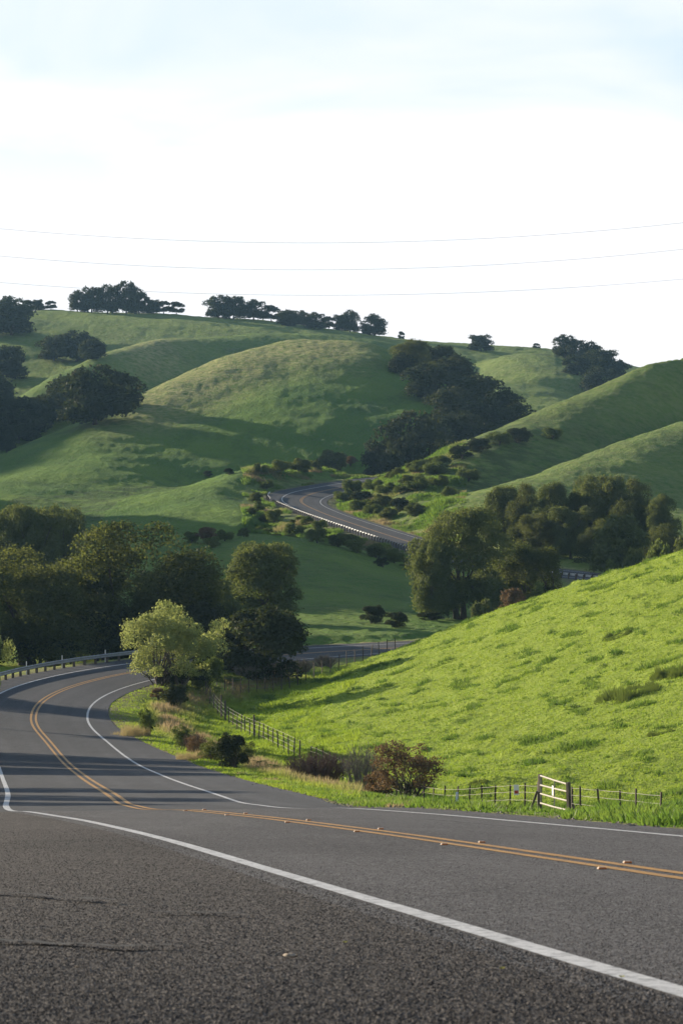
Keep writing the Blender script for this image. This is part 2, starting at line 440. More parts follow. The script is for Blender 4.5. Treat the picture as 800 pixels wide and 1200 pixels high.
# unseen hills left of the frame, shaped to throw shade on knoll and bank
L_shade_hill = Hill([
 rail([(-3900,700,40),(-2000,720,30),(-1300,760,14),(-700,820,10),(-300,900,12),(-100,940,0),(50,960,-50),(300,960,-90),(5000,960,-150)]),
 rail([(-3900,950,150),(-2000,980,120),(-1300,1020,104),(-900,1050,96),(-525,1060,88),(-310,1060,79),(-200,1065,68),(-120,1070,46),(-50,1080,0),(50,1100,-40),(300,1100,-90),(5000,1200,-150)], 1.2),
 ], back=-0.25)
L2_shade_hill = Hill([
 rail([(-3900,380,0),(-2200,390,-6),(-1400,420,-8),(-700,470,-10),(-350,500,-16),(-200,520,-50),(300,430,-90),(5000,430,-150)]),
 rail([(-3900,620,90),(-2200,650,76),(-1500,660,72),(-1000,660,76),(-700,660,72),(-500,660,54),(-350,660,22),(-200,660,-30),(300,640,-90),(5000,640,-150)], 1.2),
 ], back=-0.25)
HILLS = [T_near, FLOOR, H_bank, I_mead, C_knoll, S_spur, D_back, D2_back, A_ridge, E_right, F_right, L_shade_hill, L2_shade_hill]

def terrain(X, Y, detail=True, want=False):
    shp = np.shape(X)
    X = np.asarray(X, float).ravel(); Y = np.asarray(Y, float).ravel()
    Yc = np.maximum(Y, 25.0)
    px = 400+X*F/Yc
    px = np.clip(px, -3990, 4990)
    # gentle warp so that spurs and gullies are not straight
    k = 1.1
    m = None
    zs = [h(px, Y) for h in HILLS]
    zs = np.array(zs); m = zs.max(axis=0)
    z = m+np.log(np.exp((zs-m)/k).sum(axis=0))*k
    first = np.minimum(zs[0], 50)
    near = zs[0] >= m-1e-6
    far = sstep(340, 620, Y)
    big = fbm(X/60.0, Y/60.0, 3)*far*1.3+fbm(X/16.0+5, Y/16.0, 2)*0.22*far
    # cattle terraces along the far slopes and erosion gullies
    big += -np.abs(fbm(X/38.0+3, Y/70.0+1, 3))*.9*far
    big += fbm(X/22.0+9, Y/22.0, 3)*0.16*sstep(150, 200, Y)*(1-far)
    z = z+big
    idx, off, al, dist = road_q(X, Y)
    zr = RS[idx, 2]+RS[idx, 3]*np.clip(off, -9, 9)
    wl = WL[idx]; wr = WR[idx]
    e = np.where(off < 0, -off-wl, off-wr)
    e = np.where(np.abs(al) > 3, dist-6, e)
    bw = np.interp(Y, [0, 100, 200, 330, 560, 800], [16, 12, 9, 8, 10, 12])
    w = 1-sstep(0.0, 1.0, (e-0.4)/bw)
    onroad = e < 0.25
    zg = zr-0.03-0.22*sstep(0.15, 0.9, -e)
    side = -0.10*sstep(.3, 3, e)
    z2 = z*(1-w)+(zg+side)*w
    roadw = 1-sstep(0, 1, (e)/1.5)
    if detail:
        vis = np.clip(e/2.5, 0, 1)
        amp = np.interp(Y, [60, 150, 330, 600, 1000, 1500], [.10, .15, .17, .14, .16, .2])
        t1 = fbm(X/1.7, Y/1.7, 3)
        t2 = pnoise(X/6.0+3.3, Y/6.0)
        z2 = z2+vis*far*.30*fbm(X/7.5+2, Y/7.5, 3)
        z2 = z2+vis*amp*(np.clip(t1, -.25, 1.0)*1.1+0.7*t2)
        # uneven hoof-trodden tussocks on the pasture
        lump = np.clip(fbm(X/3.1+40, Y/5.0, 2)-.34, 0, 1)
        z2 = z2+vis*lump*.9*sstep(150, 175, Y)*(1-sstep(330, 420, Y))
    if want: return z2.reshape(shp), e, off, idx, zs, z
    return z2.reshape(shp)

def gz(x, y): return float(terrain(np.array([x]), np.array([y]), detail=False)[0])
def at(px, y): return (px-400)*y/F
# ------------------------------------------------------------------ materials of the setting
def ground_mat():
    s = NM('grassland')
    P = s.P()
    n1 = s.noise(0.035, 4); n2 = s.noise(0.35, 5, .6); n3 = s.noise(2.2, 4, .65); n4 = s.noise(9.0, 3, .6)
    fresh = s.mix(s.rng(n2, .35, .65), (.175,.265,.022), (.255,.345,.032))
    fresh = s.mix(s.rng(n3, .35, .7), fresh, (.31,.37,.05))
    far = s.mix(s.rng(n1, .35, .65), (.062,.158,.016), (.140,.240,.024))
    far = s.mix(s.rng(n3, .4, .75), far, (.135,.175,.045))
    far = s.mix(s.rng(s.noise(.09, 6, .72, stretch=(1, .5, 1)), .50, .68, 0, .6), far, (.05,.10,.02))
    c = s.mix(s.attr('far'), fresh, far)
    dry = s.mix(s.rng(n2, .3, .7), (.29,.28,.095), (.40,.36,.16))  # dry grass, made paler than its own tone for the sunlit knoll crest
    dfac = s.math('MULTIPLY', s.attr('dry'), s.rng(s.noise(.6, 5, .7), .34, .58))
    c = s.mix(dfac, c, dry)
    c = s.mix(s.math('MULTIPLY', s.attr('dirt'), s.rng(s.noise(1.1, 5, .7), .30, .55)), c, s.mix(s.rng(n4, .3, .7), (.13,.10,.065), (.22,.175,.12)))
    c = s.mix(s.math('MULTIPLY', s.attr('scrub'), s.rng(s.noise(.22, 4, .6), .38, .56)), c, (.05,.075,.022))
    h = s.math('ADD', s.math('MULTIPLY', n3, 1.0), s.math('MULTIPLY', n4, .35))
    h2 = s.math('ADD', s.math('MULTIPLY', s.noise(.30, 5, .65, stretch=(1, .6, 1)), 3.2), s.math('MULTIPLY', s.noise(.9, 4, .6), 1.2))
    h = s.math('ADD', h, s.math('MULTIPLY', h2, s.attr('far')))
    nb = s.bump(h, .9, .45)
    s.bsdf(c, .9, nb, spec=.1)
    return s.m
def asphalt_mat(name, c0, c1, speck, coarse, joints=False, bs=.018):
    s = NM(name)
    P = s.P()
    n_big = s.noise(.18, 4, .6); n_str = s.noise(.6, 3, .6, stretch=(3.0, .12, 1, .11))
    v = s.n('ShaderNodeTexVoronoi'); v.inputs['Scale'].default_value = coarse; s.l(P, v.inputs['Vector'])
    vs = s.n('ShaderNodeSeparateColor'); s.l(v.outputs['Color'], vs.inputs[0])
    fine = s.noise(coarse*1.6, 3, .7); mid = s.noise(coarse*.22, 3, .6)
    c = s.mix(s.rng(n_big, .3, .7), c0, c1)
    c = s.mix(s.rng(n_str, .45, .75, 0, .5), c, tuple(x*1.35 for x in c1))
    c = s.mix(s.rng(vs.outputs[0], .55, 1.0, 0, .8), c, speck)
    c = s.mix(s.rng(vs.outputs[1], .0, .45, .75, 0), c, tuple(x*.35 for x in c0))
    # wheel tracks: two polished bands in each lane
    ph = s.math('MULTIPLY', s.math('SUBTRACT', s.math('ABSOLUTE', s.attr('off')), 1.0), 3.49)
    tr = s.math('COSINE', ph)
    tr = s.math('MULTIPLY', s.rng(tr, .1, 1, 0, 1, True), s.rng(n_big, .3, .6, .3, 1))
    c = s.mix(s.math('MULTIPLY', tr, .0 if joints else .35), c, tuple(x*1.5 for x in c1))
    pt = s.noise(.09, 3, .5, stretch=(1, .4, 1)); c = s.mix(s.rng(pt, .52, .58, 0, .28), c, tuple(x*.55 for x in c0))
    crk = s.n('ShaderNodeTexVoronoi', feature='DISTANCE_TO_EDGE'); crk.inputs['Scale'].default_value = .16
    wv = s.n('ShaderNodeMix', data_type='VECTOR'); wv.inputs['Factor'].default_value = .12
    s.l(P, wv.inputs['A']); s.l(s.noise(.8, 3, .6, out='Color'), wv.inputs['B']); 
    s.l(wv.outputs['Result'], crk.inputs['Vector'])
    c = s.mix(s.rng(crk.outputs['Distance'], .0, .004, .7, 0), c, (.012,.012,.013))
    c = s.mix(s.rng(mid, .35, .65, .35, 0), c, (.012,.011,.011))
    c = s.mix(s.rng(mid, .55, .75, 0, .30), c, speck)
    if joints:
        w = s.noise(.9, 2, .5, stretch=(.12, 1.0, 1, .05))
        c = s.mix(s.rng(s.math('ABSOLUTE', s.math('SUBTRACT', w, .5)), 0.0, .006, .75, 0), c, (.012,.012,.012))
    h = s.math('ADD', s.math('MULTIPLY', v.outputs['Distance'], -1.0), s.math('MULTIPLY', fine, .6))
    nb = s.bump(h, .8, bs)
    s.bsdf(c, s.rng(vs.outputs[2], 0, 1, .75, .98), nb, spec=.15)
    return s.m
def paint_mat(name, col, worn=.5):
    s = NM(name)
    n = s.noise(9, 5, .75); n2 = s.noise(1.3, 4, .6)
    c = s.mix(s.rng(n2, .35, .7), col, tuple(x*.82 for x in col))
    c = s.mix(s.math('MULTIPLY', s.rng(n, .48, .66), worn), c, (.07,.068,.066))
    s.bsdf(c, .6, s.bump(s.noise(45, 3, .7), .7, .012), spec=.3)
    return s.m
M_ground = ground_mat()
M_road = asphalt_mat('lane_asphalt', (.066,.063,.066), (.088,.084,.087), (.30,.29,.29), 55)
M_road2 = asphalt_mat('smooth_dark_asphalt', (.052,.054,.062), (.072,.073,.080), (.12,.12,.125), 30, bs=.006)
M_shoulder = asphalt_mat('shoulder_asphalt', (.024,.020,.018), (.036,.030,.028), (.30,.26,.23), 58, joints=True, bs=.012)
M_white = paint_mat('white_road_paint', (.60,.59,.58), .9)
M_yellow = paint_mat('yellow_road_paint', (.50,.25,.04), .95)

# ------------------------------------------------------------------ ground sheet
PX_COLS = np.concatenate([np.linspace(-3900,-1000,59)[:-1], np.linspace(-1000,-120,80)[:-1], np.arange(-120, 921, 2.4), np.linspace(925,1600,70), np.linspace(1630,4900,60)])
ys = [-55.0]
while ys[-1] < 2600:
    y = ys[-1]
    st = 3.0 if y < 50 else (.62 if y < 320 else (.9 if y < 420 else .0021*y))
    if y > 1010: st = 3.2
    if y > 1420: st = 25
    ys.append(y+st)
YR = np.array(ys)
U = (PX_COLS-400)/F
GX = U[None, :]*np.maximum(YR, 0)[:, None]+U[None, :]*120*(1-sstep(0, 500, YR))[:, None]*0+np.where(YR[:, None] < 260, U[None, :]*(260-YR[:, None])*.35, 0)
GY = np.repeat(YR[:, None], len(PX_COLS), axis=1)
GZ, G_e, G_off, G_idx, G_zs, G_raw = terrain(GX, GY, want=True)
nr, nc = GX.shape
V = np.column_stack([GX.ravel(), GY.ravel(), GZ.ravel()])
ii = (np.arange(nr-1)[:, None]*nc+np.arange(nc-1)[None]).ravel()
Q = np.column_stack([ii, ii+1, ii+nc+1, ii+nc])
gx, gy = GX.ravel(), GY.ravel()
gpx = 400+gx*F/np.maximum(gy, 25)
zs = G_zs; top = zs.argmax(axis=0)
is_ = lambda k: (top == k).astype(float)
dry = np.zeros(len(gx))
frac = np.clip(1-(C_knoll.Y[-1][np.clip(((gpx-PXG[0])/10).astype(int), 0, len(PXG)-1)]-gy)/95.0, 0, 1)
dry += is_(4)*sstep(.15, .75, frac)*sstep(60, 200, gpx)*(1-sstep(400, 470, gpx))*.95  # dry grass on the knoll, its lightened colour also standing for sunlight
dry += is_(5)*.7*sstep(1150, 1200, gy)*np.exp(-((gpx-170)/50)**2)
dry += is_(8)*.35+is_(9)*.35+is_(6)*.35+is_(7)*.4+is_(10)*.35+is_(5)*.2+is_(2)*.12
dirt = (1-sstep(0.3, 2.6, G_e+fbm(gx/3, gy/3, 2)*1.4))*.9
dry += (1-sstep(2.0, 7.0, G_e+fbm(gx/5, gy/5, 2)*4))*.55*(gy > 60)
scrub = is_(9)*(1-sstep(560, 760, gpx))*.7+is_(3)*sstep(240, 330, gpx)*.35+(top == 1)*(gy < 760)*(gy > 560)*.6
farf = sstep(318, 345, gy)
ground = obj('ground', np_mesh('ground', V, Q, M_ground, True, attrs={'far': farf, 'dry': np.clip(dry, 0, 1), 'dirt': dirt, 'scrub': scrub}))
tag(ground, 'green rolling grass hills and pasture around the winding road', kind='structure')

# ------------------------------------------------------------------ road
def strip(name, offs, i0, i1, mat, lift=0.0, label=None, gaps=None, kind='structure', jit=0.0, step=1):
    """ribbon along the road; offs: list of lateral offsets (numbers or per-station arrays)"""
    I = np.arange(i0, i1, step)
    A = []
    for k, o in enumerate(offs):
        o = np.broadcast_to(o, (NR,))[I] if not np.isscalar(o) else np.full(len(I), float(o))
        if jit: o = o+(gsmooth(rng.normal(0, 1, len(I)), 2)*jit)
        x = RS[I, 0]+RN[I, 0]*o; y = RS[I, 1]+RN[I, 1]*o
        z = RS[I, 2]+RS[I, 3]*o+lift
        A.append(np.column_stack([x, y, z]))
    A = np.stack(A, axis=1); n, m, _ = A.shape
    ii = (np.arange(n-1)[:, None]*m+np.arange(m-1)[None]).ravel()
    Q = np.column_stack([ii, ii+1, ii+m+1, ii+m])
    of = np.stack([(np.broadcast_to(o_, (NR,))[I] if not np.isscalar(o_) else np.full(len(I), float(o_))) for o_ in offs], axis=1).ravel()
    o = obj(name, np_mesh(name, A.reshape(-1, 3), Q, mat, True, attrs={'off': of}))
    tag(o, label, kind=kind)
    return o
LW = 4.0
i_seam = int(np.argmin(np.abs(RS[:300, 1]-87)))
strip('road', [-LW, -2, -.6, 0, .6, 2, WR], 0, i_seam+1, M_road, 0, 'coarse grey chip seal of the two lane road in the foreground')
strip('road', [-LW, -2, -.6, 0, .6, 2, WR], i_seam, NR, M_road2, 0, 'smoother dark blue grey asphalt of the road winding on through the valley')
strip('road_shoulder', [-WL, -np.minimum(WL, 9.0), -np.minimum(WL, 6.0), -LW], 0, i_seam+1, M_shoulder, 0, 'brownish coarse asphalt shoulder left of the thick white line, filling the foreground')
strip('road_shoulder', [-WL, -np.minimum(WL, 9.0), -np.minimum(WL, 6.0), -LW], i_seam, NR, M_road2, 0, 'narrow dark paved shoulder under the guardrails')
def idx_at_y(y, lo=0):
    return lo+int(np.argmin(np.abs(RS[lo:lo+400, 1]-y)))
strip('edge_line', [-LANE-.09, -LANE+.09], 0, NR, M_white, .006, 'white edge line along the near left side of the road', jit=.008)
strip('edge_line', [LANE-.075, LANE+.075], 0, NR, M_white, .006, 'white edge line along the right side of the road next to the grass verge', jit=.006)
strip('centre_line', [-.235, -.09], 0, NR, M_yellow, .006, 'left stripe of the double yellow centre line', jit=.006)
strip('centre_line', [.09, .235], 0, NR, M_yellow, .006, 'right stripe of the double yellow centre line', jit=.006)
# ------------------------------------------------------------------ foliage
def leaf_mat(name, a, b, ta, tb, f=.4, sc=.5):
    s = NM(name)
    oi = s.n('ShaderNodeObjectInfo').outputs['Random']
    n = s.noise(sc, 3, .6)
    k = s.math('ADD', s.math('MULTIPLY', s.rng(n, .3, .7), .65), s.math('MULTIPLY', oi, .35))
    tint = s.attr('tint')
    k = s.math('ADD', s.math('MULTIPLY', k, .6), s.math('MULTIPLY', tint, .4))
    s.leaf(s.mix(k, a, b), s.mix(k, ta, tb), f)
    return s.m
M_oak = leaf_mat('oak_leaves', (.024,.036,.014), (.090,.105,.034), (.05,.075,.014), (.24,.25,.055), .45, .3)
M_olive = leaf_mat('olive_leaves', (.050,.075,.028), (.120,.14,.050), (.08,.12,.022), (.23,.245,.055), .42, .4)
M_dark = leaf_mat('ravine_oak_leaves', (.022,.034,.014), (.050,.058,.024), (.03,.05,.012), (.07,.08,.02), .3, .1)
M_spring = leaf_mat('spring_leaves', (.17,.21,.065), (.29,.32,.12), (.24,.29,.06), (.42,.44,.14), .5, 1.2)
M_bush = leaf_mat('bush_leaves', (.060,.095,.024), (.14,.165,.045), (.10,.16,.025), (.22,.25,.05), .4, .6)
M_rust = leaf_mat('rusty_leaves', (.085,.060,.035), (.19,.12,.07), (.12,.08,.03), (.26,.16,.08), .4, .9)
def bark_mat():
    s = NM('bark'); n = s.noise(3.0, 5, .7, stretch=(3, 3, .7))
    s.bsdf(s.mix(s.rng(n, .3, .7), (.045,.036,.028), (.13,.11,.09)), .9, s.bump(n, .8, .08)); return s.m
M_bark = bark_mat()
def twig_mat(name, a, b):
    s = NM(name); s.bsdf(s.mix(s.rng(s.noise(2.5, 3), .3, .7), a, b), .9); return s.m
M_twig = twig_mat('red_twigs', (.10,.060,.045), (.22,.14,.10))
M_greytwig = twig_mat('grey_twigs', (.12,.10,.085), (.26,.22,.18))

def crown_arrays(seed, n, leaf, rx=.5, z0=.18, nb=34, top=1.0, br=(.11,.20), droop=0.0, lop=0.25, core=.6, skirt=0):
    r = np.random.default_rng(seed)
    cz = (z0+top)/2; hz = (top-z0)/2
    C = []
    lob = [(r.uniform(0, 6.28), r.uniform(-.4, .6), r.uniform(.6, 1.0)) for _ in range(5)]
    for i in range(nb):
        u = r.normal(size=3); u /= np.linalg.norm(u)
        if u[2] < -.9: u[2] *= -.4
        k = r.uniform(core, 1.0)
        ang = math.atan2(u[1], u[0]); s = 1.0
        for (a, h, w) in lob:
            s += lop*math.exp(-((ang-a+math.pi) % (2*math.pi)-math.pi)**2/.5-(u[2]-h)**2/.3)*w*(1 if w > .75 else -1)
        rad = r.uniform(*br)
        C.append([u[0]*(rx-rad*.75)*k*s, u[1]*(rx-rad*.75)*k*s, cz+u[2]*(hz-rad*.8)*k*min(s, 1.05)-droop*k*k*.1, rad])
    for i in range(skirt):
        a = i*6.283/skirt+r.uniform(-.3, .3); rad = r.uniform(*br); q = r.uniform(.55, .95)*(rx-rad*.6)
        C.append([math.cos(a)*q, math.sin(a)*q, r.uniform(.08, .30), rad])
    C = np.array(C); nb = len(C)
    w = C[:, 3]**2; b = r.choice(nb, n, p=w/w.sum())
    d = r.normal(size=(n, 3)); d /= np.linalg.norm(d, axis=1, keepdims=True)
    d[:, 2] = np.where(d[:, 2] < -.65, -d[:, 2], d[:, 2])
    rad = C[b, 3]*np.clip(r.normal(.92, .16, n), .3, 1.25)
    rad *= 1+.25*np.sin(d[:, 0]*9+b)*np.sin(d[:, 1]*8+b*2.)*np.sin(d[:, 2]*7+b)
    P = C[b, :3]+d*rad[:, None]*np.array([1, 1, .82])
    lowz = P[:, 2] < .01; P[lowz, 2] = r.uniform(.005, .12, lowz.sum())
    nrm = d*.7+r.normal(size=(n, 3))*.55; nrm /= np.linalg.norm(nrm, axis=1, keepdims=True)
    t = np.cross(nrm, r.normal(size=(n, 3))); t /= np.linalg.norm(t, axis=1, keepdims=True)
    bt = np.cross(nrm, t)
    sz = leaf*r.uniform(.6, 1.35, n)[:, None]
    V = np.stack([P-t*sz, P+bt*sz*.55, P+t*sz, P-bt*sz*.55], axis=1).reshape(-1, 3)
    Q = np.arange(n*4).reshape(-1, 4)
    tint = np.repeat(np.clip(r.normal(.5, .25, n)*.6+.4*(np.sin(b*12.9)*.5+.5), 0, 1), 4)
    return V, Q, tint, C
def crown_mesh(name, mat, **k):
    V, Q, tint, C = crown_arrays(**k)
    return np_mesh(name, V, Q, mat, False, attrs={'tint': tint}), C
def trunk_mesh(name, C, z0, r0, stems=1, seed=0, lean=0):
    r = np.random.default_rng(seed); mb = MB()
    for s in range(stems):
        bx, by = (0, 0) if stems == 1 else r.normal(0, .035, 2)
        tz = z0+.22; tx, ty = bx*4+r.normal(0, .03)+lean, by*4+r.normal(0, .03)
        pts = np.array([[bx, by, -.03], [bx*1.3+.01, by*1.3, z0*.5], [tx*.5, ty*.5, z0], [tx, ty, tz]])
        mb.tube(pts, [r0*1.3, r0, r0*.85, r0*.5], 8)
        sel = r.choice(len(C), min(9, len(C)), replace=False)
        for j in sel:
            a = pts[2]*(1-.5)+pts[3]*.5 if j % 2 else pts[2]
            e = C[j, :3]; mid = (a+e)/2+np.array([0, 0, .04])+r.normal(0, .015, 3)
            mb.tube([a, mid, e], [r0*.42, r0*.26, r0*.07], 5)
    return mb.mesh(name, M_bark, True)
PROTO = {}
def proto(key, mat, r0=.03, stems=1, seed=1, trunk=True, **k):
    cm, C = crown_mesh(key+'_crown', mat, seed=seed, **k)
    tm = trunk_mesh(key+'_trunk', C, max(k.get('z0', .18), .14), r0, stems, seed) if trunk else None
    PROTO[key] = (cm, tm, C)
proto('oak_a', M_oak, .035, 2, 1, n=60000, leaf=.0105, rx=.56, z0=-.06, nb=46, skirt=16, br=(.09,.19))
proto('oak_b', M_oak, .032, 1, 2, n=56000, leaf=.0105, rx=.52, z0=-.08, nb=40, br=(.09,.2), skirt=16)
proto('oak_c', M_oak, .03, 2, 3, n=50000, leaf=.011, rx=.50, z0=-.02, nb=38, skirt=16, br=(.08,.18))
proto('tall_a', M_olive, .03, 2, 4, n=50000, leaf=.011, rx=.46, z0=-.08, nb=44, skirt=16, br=(.08,.16))
proto('tall_b', M_olive, .028, 1, 5, n=40000, leaf=.012, rx=.42, z0=-.08, nb=40, br=(.07,.15), skirt=16)
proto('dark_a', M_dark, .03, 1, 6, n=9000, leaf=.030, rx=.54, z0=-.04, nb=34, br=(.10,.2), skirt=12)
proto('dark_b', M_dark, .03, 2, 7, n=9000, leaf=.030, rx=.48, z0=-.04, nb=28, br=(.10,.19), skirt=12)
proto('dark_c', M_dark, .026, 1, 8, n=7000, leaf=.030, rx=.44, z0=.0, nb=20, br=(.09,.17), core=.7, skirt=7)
proto('bush_a', M_bush, .02, 3, 9, n=9000, leaf=.030, rx=.6, z0=-.16, nb=24, br=(.12,.24))
proto('bush_b', M_bush, .02, 3, 10, n=8000, leaf=.032, rx=.55, z0=-.16, nb=18, br=(.13,.25))
proto('olivebush', M_olive, .02, 3, 11, n=9000, leaf=.03, rx=.55, z0=-.16, nb=24, br=(.12,.22))
proto('rustbush', M_rust, .02, 4, 12, n=6000, leaf=.026, rx=.56, z0=.06, nb=22, br=(.1,.2))
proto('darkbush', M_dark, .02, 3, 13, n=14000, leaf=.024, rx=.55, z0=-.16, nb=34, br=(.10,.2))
proto('spring', M_spring, .022, 3, 14, n=24000, leaf=.0105, rx=.54, z0=.16, nb=90, br=(.055,.11), core=.35, lop=.24)
proto('fine_rust', M_rust, .012, 6, 15, n=7000, leaf=.014, rx=.55, z0=.08, nb=60, br=(.05,.12), core=.4, lop=.4)

proto('brush', M_olive, .012, 6, 16, n=7000, leaf=.020, rx=.56, z0=-.1, nb=60, br=(.06,.14), core=.3, lop=.45)
proto('brush_b', M_bush, .012, 6, 17, n=7000, leaf=.022, rx=.56, z0=-.1, nb=50, br=(.06,.15), core=.3, lop=.45)
def plant(kind, name, px, Y, top, w, label, cat, group=None, base=None, seed=None, bury=0.0, asp=.72):
    """plant standing at column px and distance Y; its height and width follow from the rows it spans"""
    x = at(px, Y); z = gz(x, Y) if base is None else base
    zt = (600-top)*Y/F
    if base is None and Y > 415 and zt-z < asp*w*Y/F:      # walk downhill towards the camera until the plant has room to stand
        yy = Y-np.arange(0, 160, 4.0); xx = at(px, yy)
        zz = terrain(xx, yy, detail=False); good = (600-top)*yy/F-zz >= asp*w*yy/F
        if good.any():
            k_ = int(np.argmax(good)); Y = float(yy[k_]); x = float(xx[k_]); z = float(zz[k_]); zt = (600-top)*Y/F
    h = max(zt-z, .5)+bury
    wid = w*Y/F
    cm, tm, C = PROTO[kind]
    rr = random.Random(int(px*7+Y*13+top*3) if seed is None else seed)
    o = empty(name, (x, Y, z-bury), rr.uniform(0, 6.28))
    tag(o, label, cat, group)
    v = np.empty(len(cm.vertices)*3, dtype=np.float32)
    key = kind
    if key not in _ext:
        cm.vertices.foreach_get('co', v); v = v.reshape(-1, 3)
        _ext[key] = (np.percentile(np.hypot(v[:, 0], v[:, 1]), 96), v[:, 2].max())
    er, eh = _ext[key]
    o.scale = (wid/2/er, wid/2/er, h/eh)
    c = obj('crown', cm, o)
    if tm is not None: obj('trunk', tm, o)
    return o
_ext = {}
def hit(px, row, y0, y1):
    """first distance at which the ground reaches the given row of a column"""
    yy = np.arange(y0, y1, 2.0); zz = terrain(at(px, yy), yy, detail=False)
    g = zz >= (600-row)*yy/F
    return float(yy[int(np.argmax(g))]) if g.any() else None
def sit(kind, name, px, Y, top, w, label, cat, group=None, asp=.72, span=90, **k):
    row = top+asp*w
    y = hit(px, row, max(Y-span, 340), Y+span)
    return plant(kind, name, px, y or Y, top, w, label, cat, group, asp=0, **k)

# --- big trees behind the lower bend
T = 'oaks behind the lower bend'
for a in [
 ('oak_a','oak_tree',28,326,634,185,'broad dark oak at the left edge of the photo, standing behind the lower guardrail'),
 ('oak_b','oak_tree',152,334,606,190,'tallest round oak behind the lower guardrail, golden light along its top left'),
 ('oak_c','oak_tree',92,340,655,120,'dark oak filling the gap between the two broadest trees behind the guardrail'),
 ('oak_b','oak_tree',214,337,646,96,'dark oak behind the pale yellow green tree, right shoulder of the left grove'),
 ('oak_c','oak_tree',-70,318,640,160,'dark oak cut off by the left frame edge beyond the guardrail'),
 ('tall_a','oak_tree',12,428,588,82,'olive brown tree rising behind the left grove against the shaded meadow, left of its pair'),
 ('tall_b','oak_tree',70,432,590,70,'olive brown tree rising behind the left grove against the shaded meadow, right of its pair'),
 ('tall_b','oak_tree',44,425,586,56,'narrow olive tree wedged between the pair behind the left grove'),
 ]:
    plant(*a, 'tree', T)
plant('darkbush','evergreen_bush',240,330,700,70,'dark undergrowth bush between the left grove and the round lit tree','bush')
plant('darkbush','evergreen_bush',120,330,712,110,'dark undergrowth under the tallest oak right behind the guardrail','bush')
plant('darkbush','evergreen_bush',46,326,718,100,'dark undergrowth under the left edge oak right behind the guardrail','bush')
plant('tall_b','round_tree',304,372,631,94,'round tree with golden left side standing on the shaded green bank','tree')
plant('olivebush','small_tree',256,352,676,52,'small olive lit tree at the left foot of the round golden tree','tree')
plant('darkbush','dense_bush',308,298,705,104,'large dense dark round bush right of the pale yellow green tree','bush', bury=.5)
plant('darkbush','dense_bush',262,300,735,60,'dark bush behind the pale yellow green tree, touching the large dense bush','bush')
plant('spring','spring_tree',198,281,701,122,'pale yellow green tree in new leaf leaning over the lower bend','tree', base=-15.3)
plant('spring','spring_tree',-30,236,702,72,'pale green tree whose twigs just enter at the left frame edge','tree')
plant('darkbush','bramble',212,283,778,62,'dark bramble thicket at the foot of the pale yellow green tree','bush')
plant('bush_a','leafy_shrub',244,284,768,40,'mid green shrub at the right foot of the pale yellow green tree','bush')
# --- trees right of the centre
T = 'tree belt beyond the bright pasture'
for a in [
 ('tall_a','broad_tree',540,404,590,112,'large broad tree with lit left side standing over the middle of the pasture crest'),
 ('tall_b','broad_tree',508,400,628,50,'lower leafy side tree hugging the left flank of the large broad tree'),
 ('oak_b','oak_tree',590,420,640,70,'dark oak touching the right side of the large broad tree'),
 ('oak_c','oak_tree',620,410,632,80,'rounded oak with olive top between the large broad tree and the white guardrail end'),
 ('tall_b','oak_tree',588,566,566,52,'olive tree at the left end of the upper tree belt'),
 ('oak_b','oak_tree',616,560,564,50,'dark oak second from the left in the upper tree belt'),
 ('tall_a','oak_tree',646,556,562,54,'tall tree above the rounded oak in the upper tree belt'),
 ('oak_a','oak_tree',676,556,556,56,'dark crowned oak near the middle top of the upper tree belt'),
 ('tall_b','oak_tree',706,552,552,58,'highest tree of the upper tree belt, golden left edge'),
 ('oak_b','oak_tree',742,546,558,62,'broad dark oak right of the highest tree of the belt'),
 ('tall_a','oak_tree',774,540,576,46,'last tree of the upper belt before the shaded slope at the right'),
 ('tall_b','oak_tree',668,545,590,44,'narrow brown olive tree in the middle of the belt, above the guardrail end'),
 ('oak_c','oak_tree',630,548,598,46,'shaded oak in the second row of the belt, behind the rounded oak'),
 ('oak_a','oak_tree',700,530,606,56,'shaded oak directly above the white guardrail end'),
 ('olivebush','small_tree',728,500,600,74,'yellow olive round tree, brightest of the belt, at its lower right'),
 ('oak_b','oak_tree',778,520,612,60,'dark tree at the right frame edge below the shaded slope'),
 ]:
    plant(*a, 'tree', T)
for i, (px, Y, top, w, k, lb) in enumerate([
 (716,440,654,30,'bush_a','grey green bush just right of the white guardrail end'),
 (742,440,640,40,'olivebush','olive bush on the pasture skyline below the brightest belt tree'),
 (772,420,630,40,'bush_a','low bush on the pasture skyline near the right frame edge'),
 (800,410,624,44,'olivebush','olive bush on the pasture skyline cut by the right frame edge'),
 (636,400,680,30,'bush_b','low green bush on the pasture crest under the rounded oak'),
 (600,385,688,34,'rustbush','brownish bare bush at the pasture crest under the oak trunks'),
 (566,380,700,30,'olivebush','small lit bush at the foot of the large broad tree, right side'),
 (504,392,716,32,'darkbush','dark bush at the left foot of the large broad tree'),
 (436,430,708,30,'darkbush','dark bush alone low on the shaded green bank'),
 (464,420,716,26,'darkbush','second dark bush low on the shaded green bank, nearer the large broad tree'),
 (448,520,652,16,'darkbush','tiny dark bush on the rim of the shaded green bank'),
 ]):
    plant(k, 'bush', px, Y, top, w, lb, 'bush')
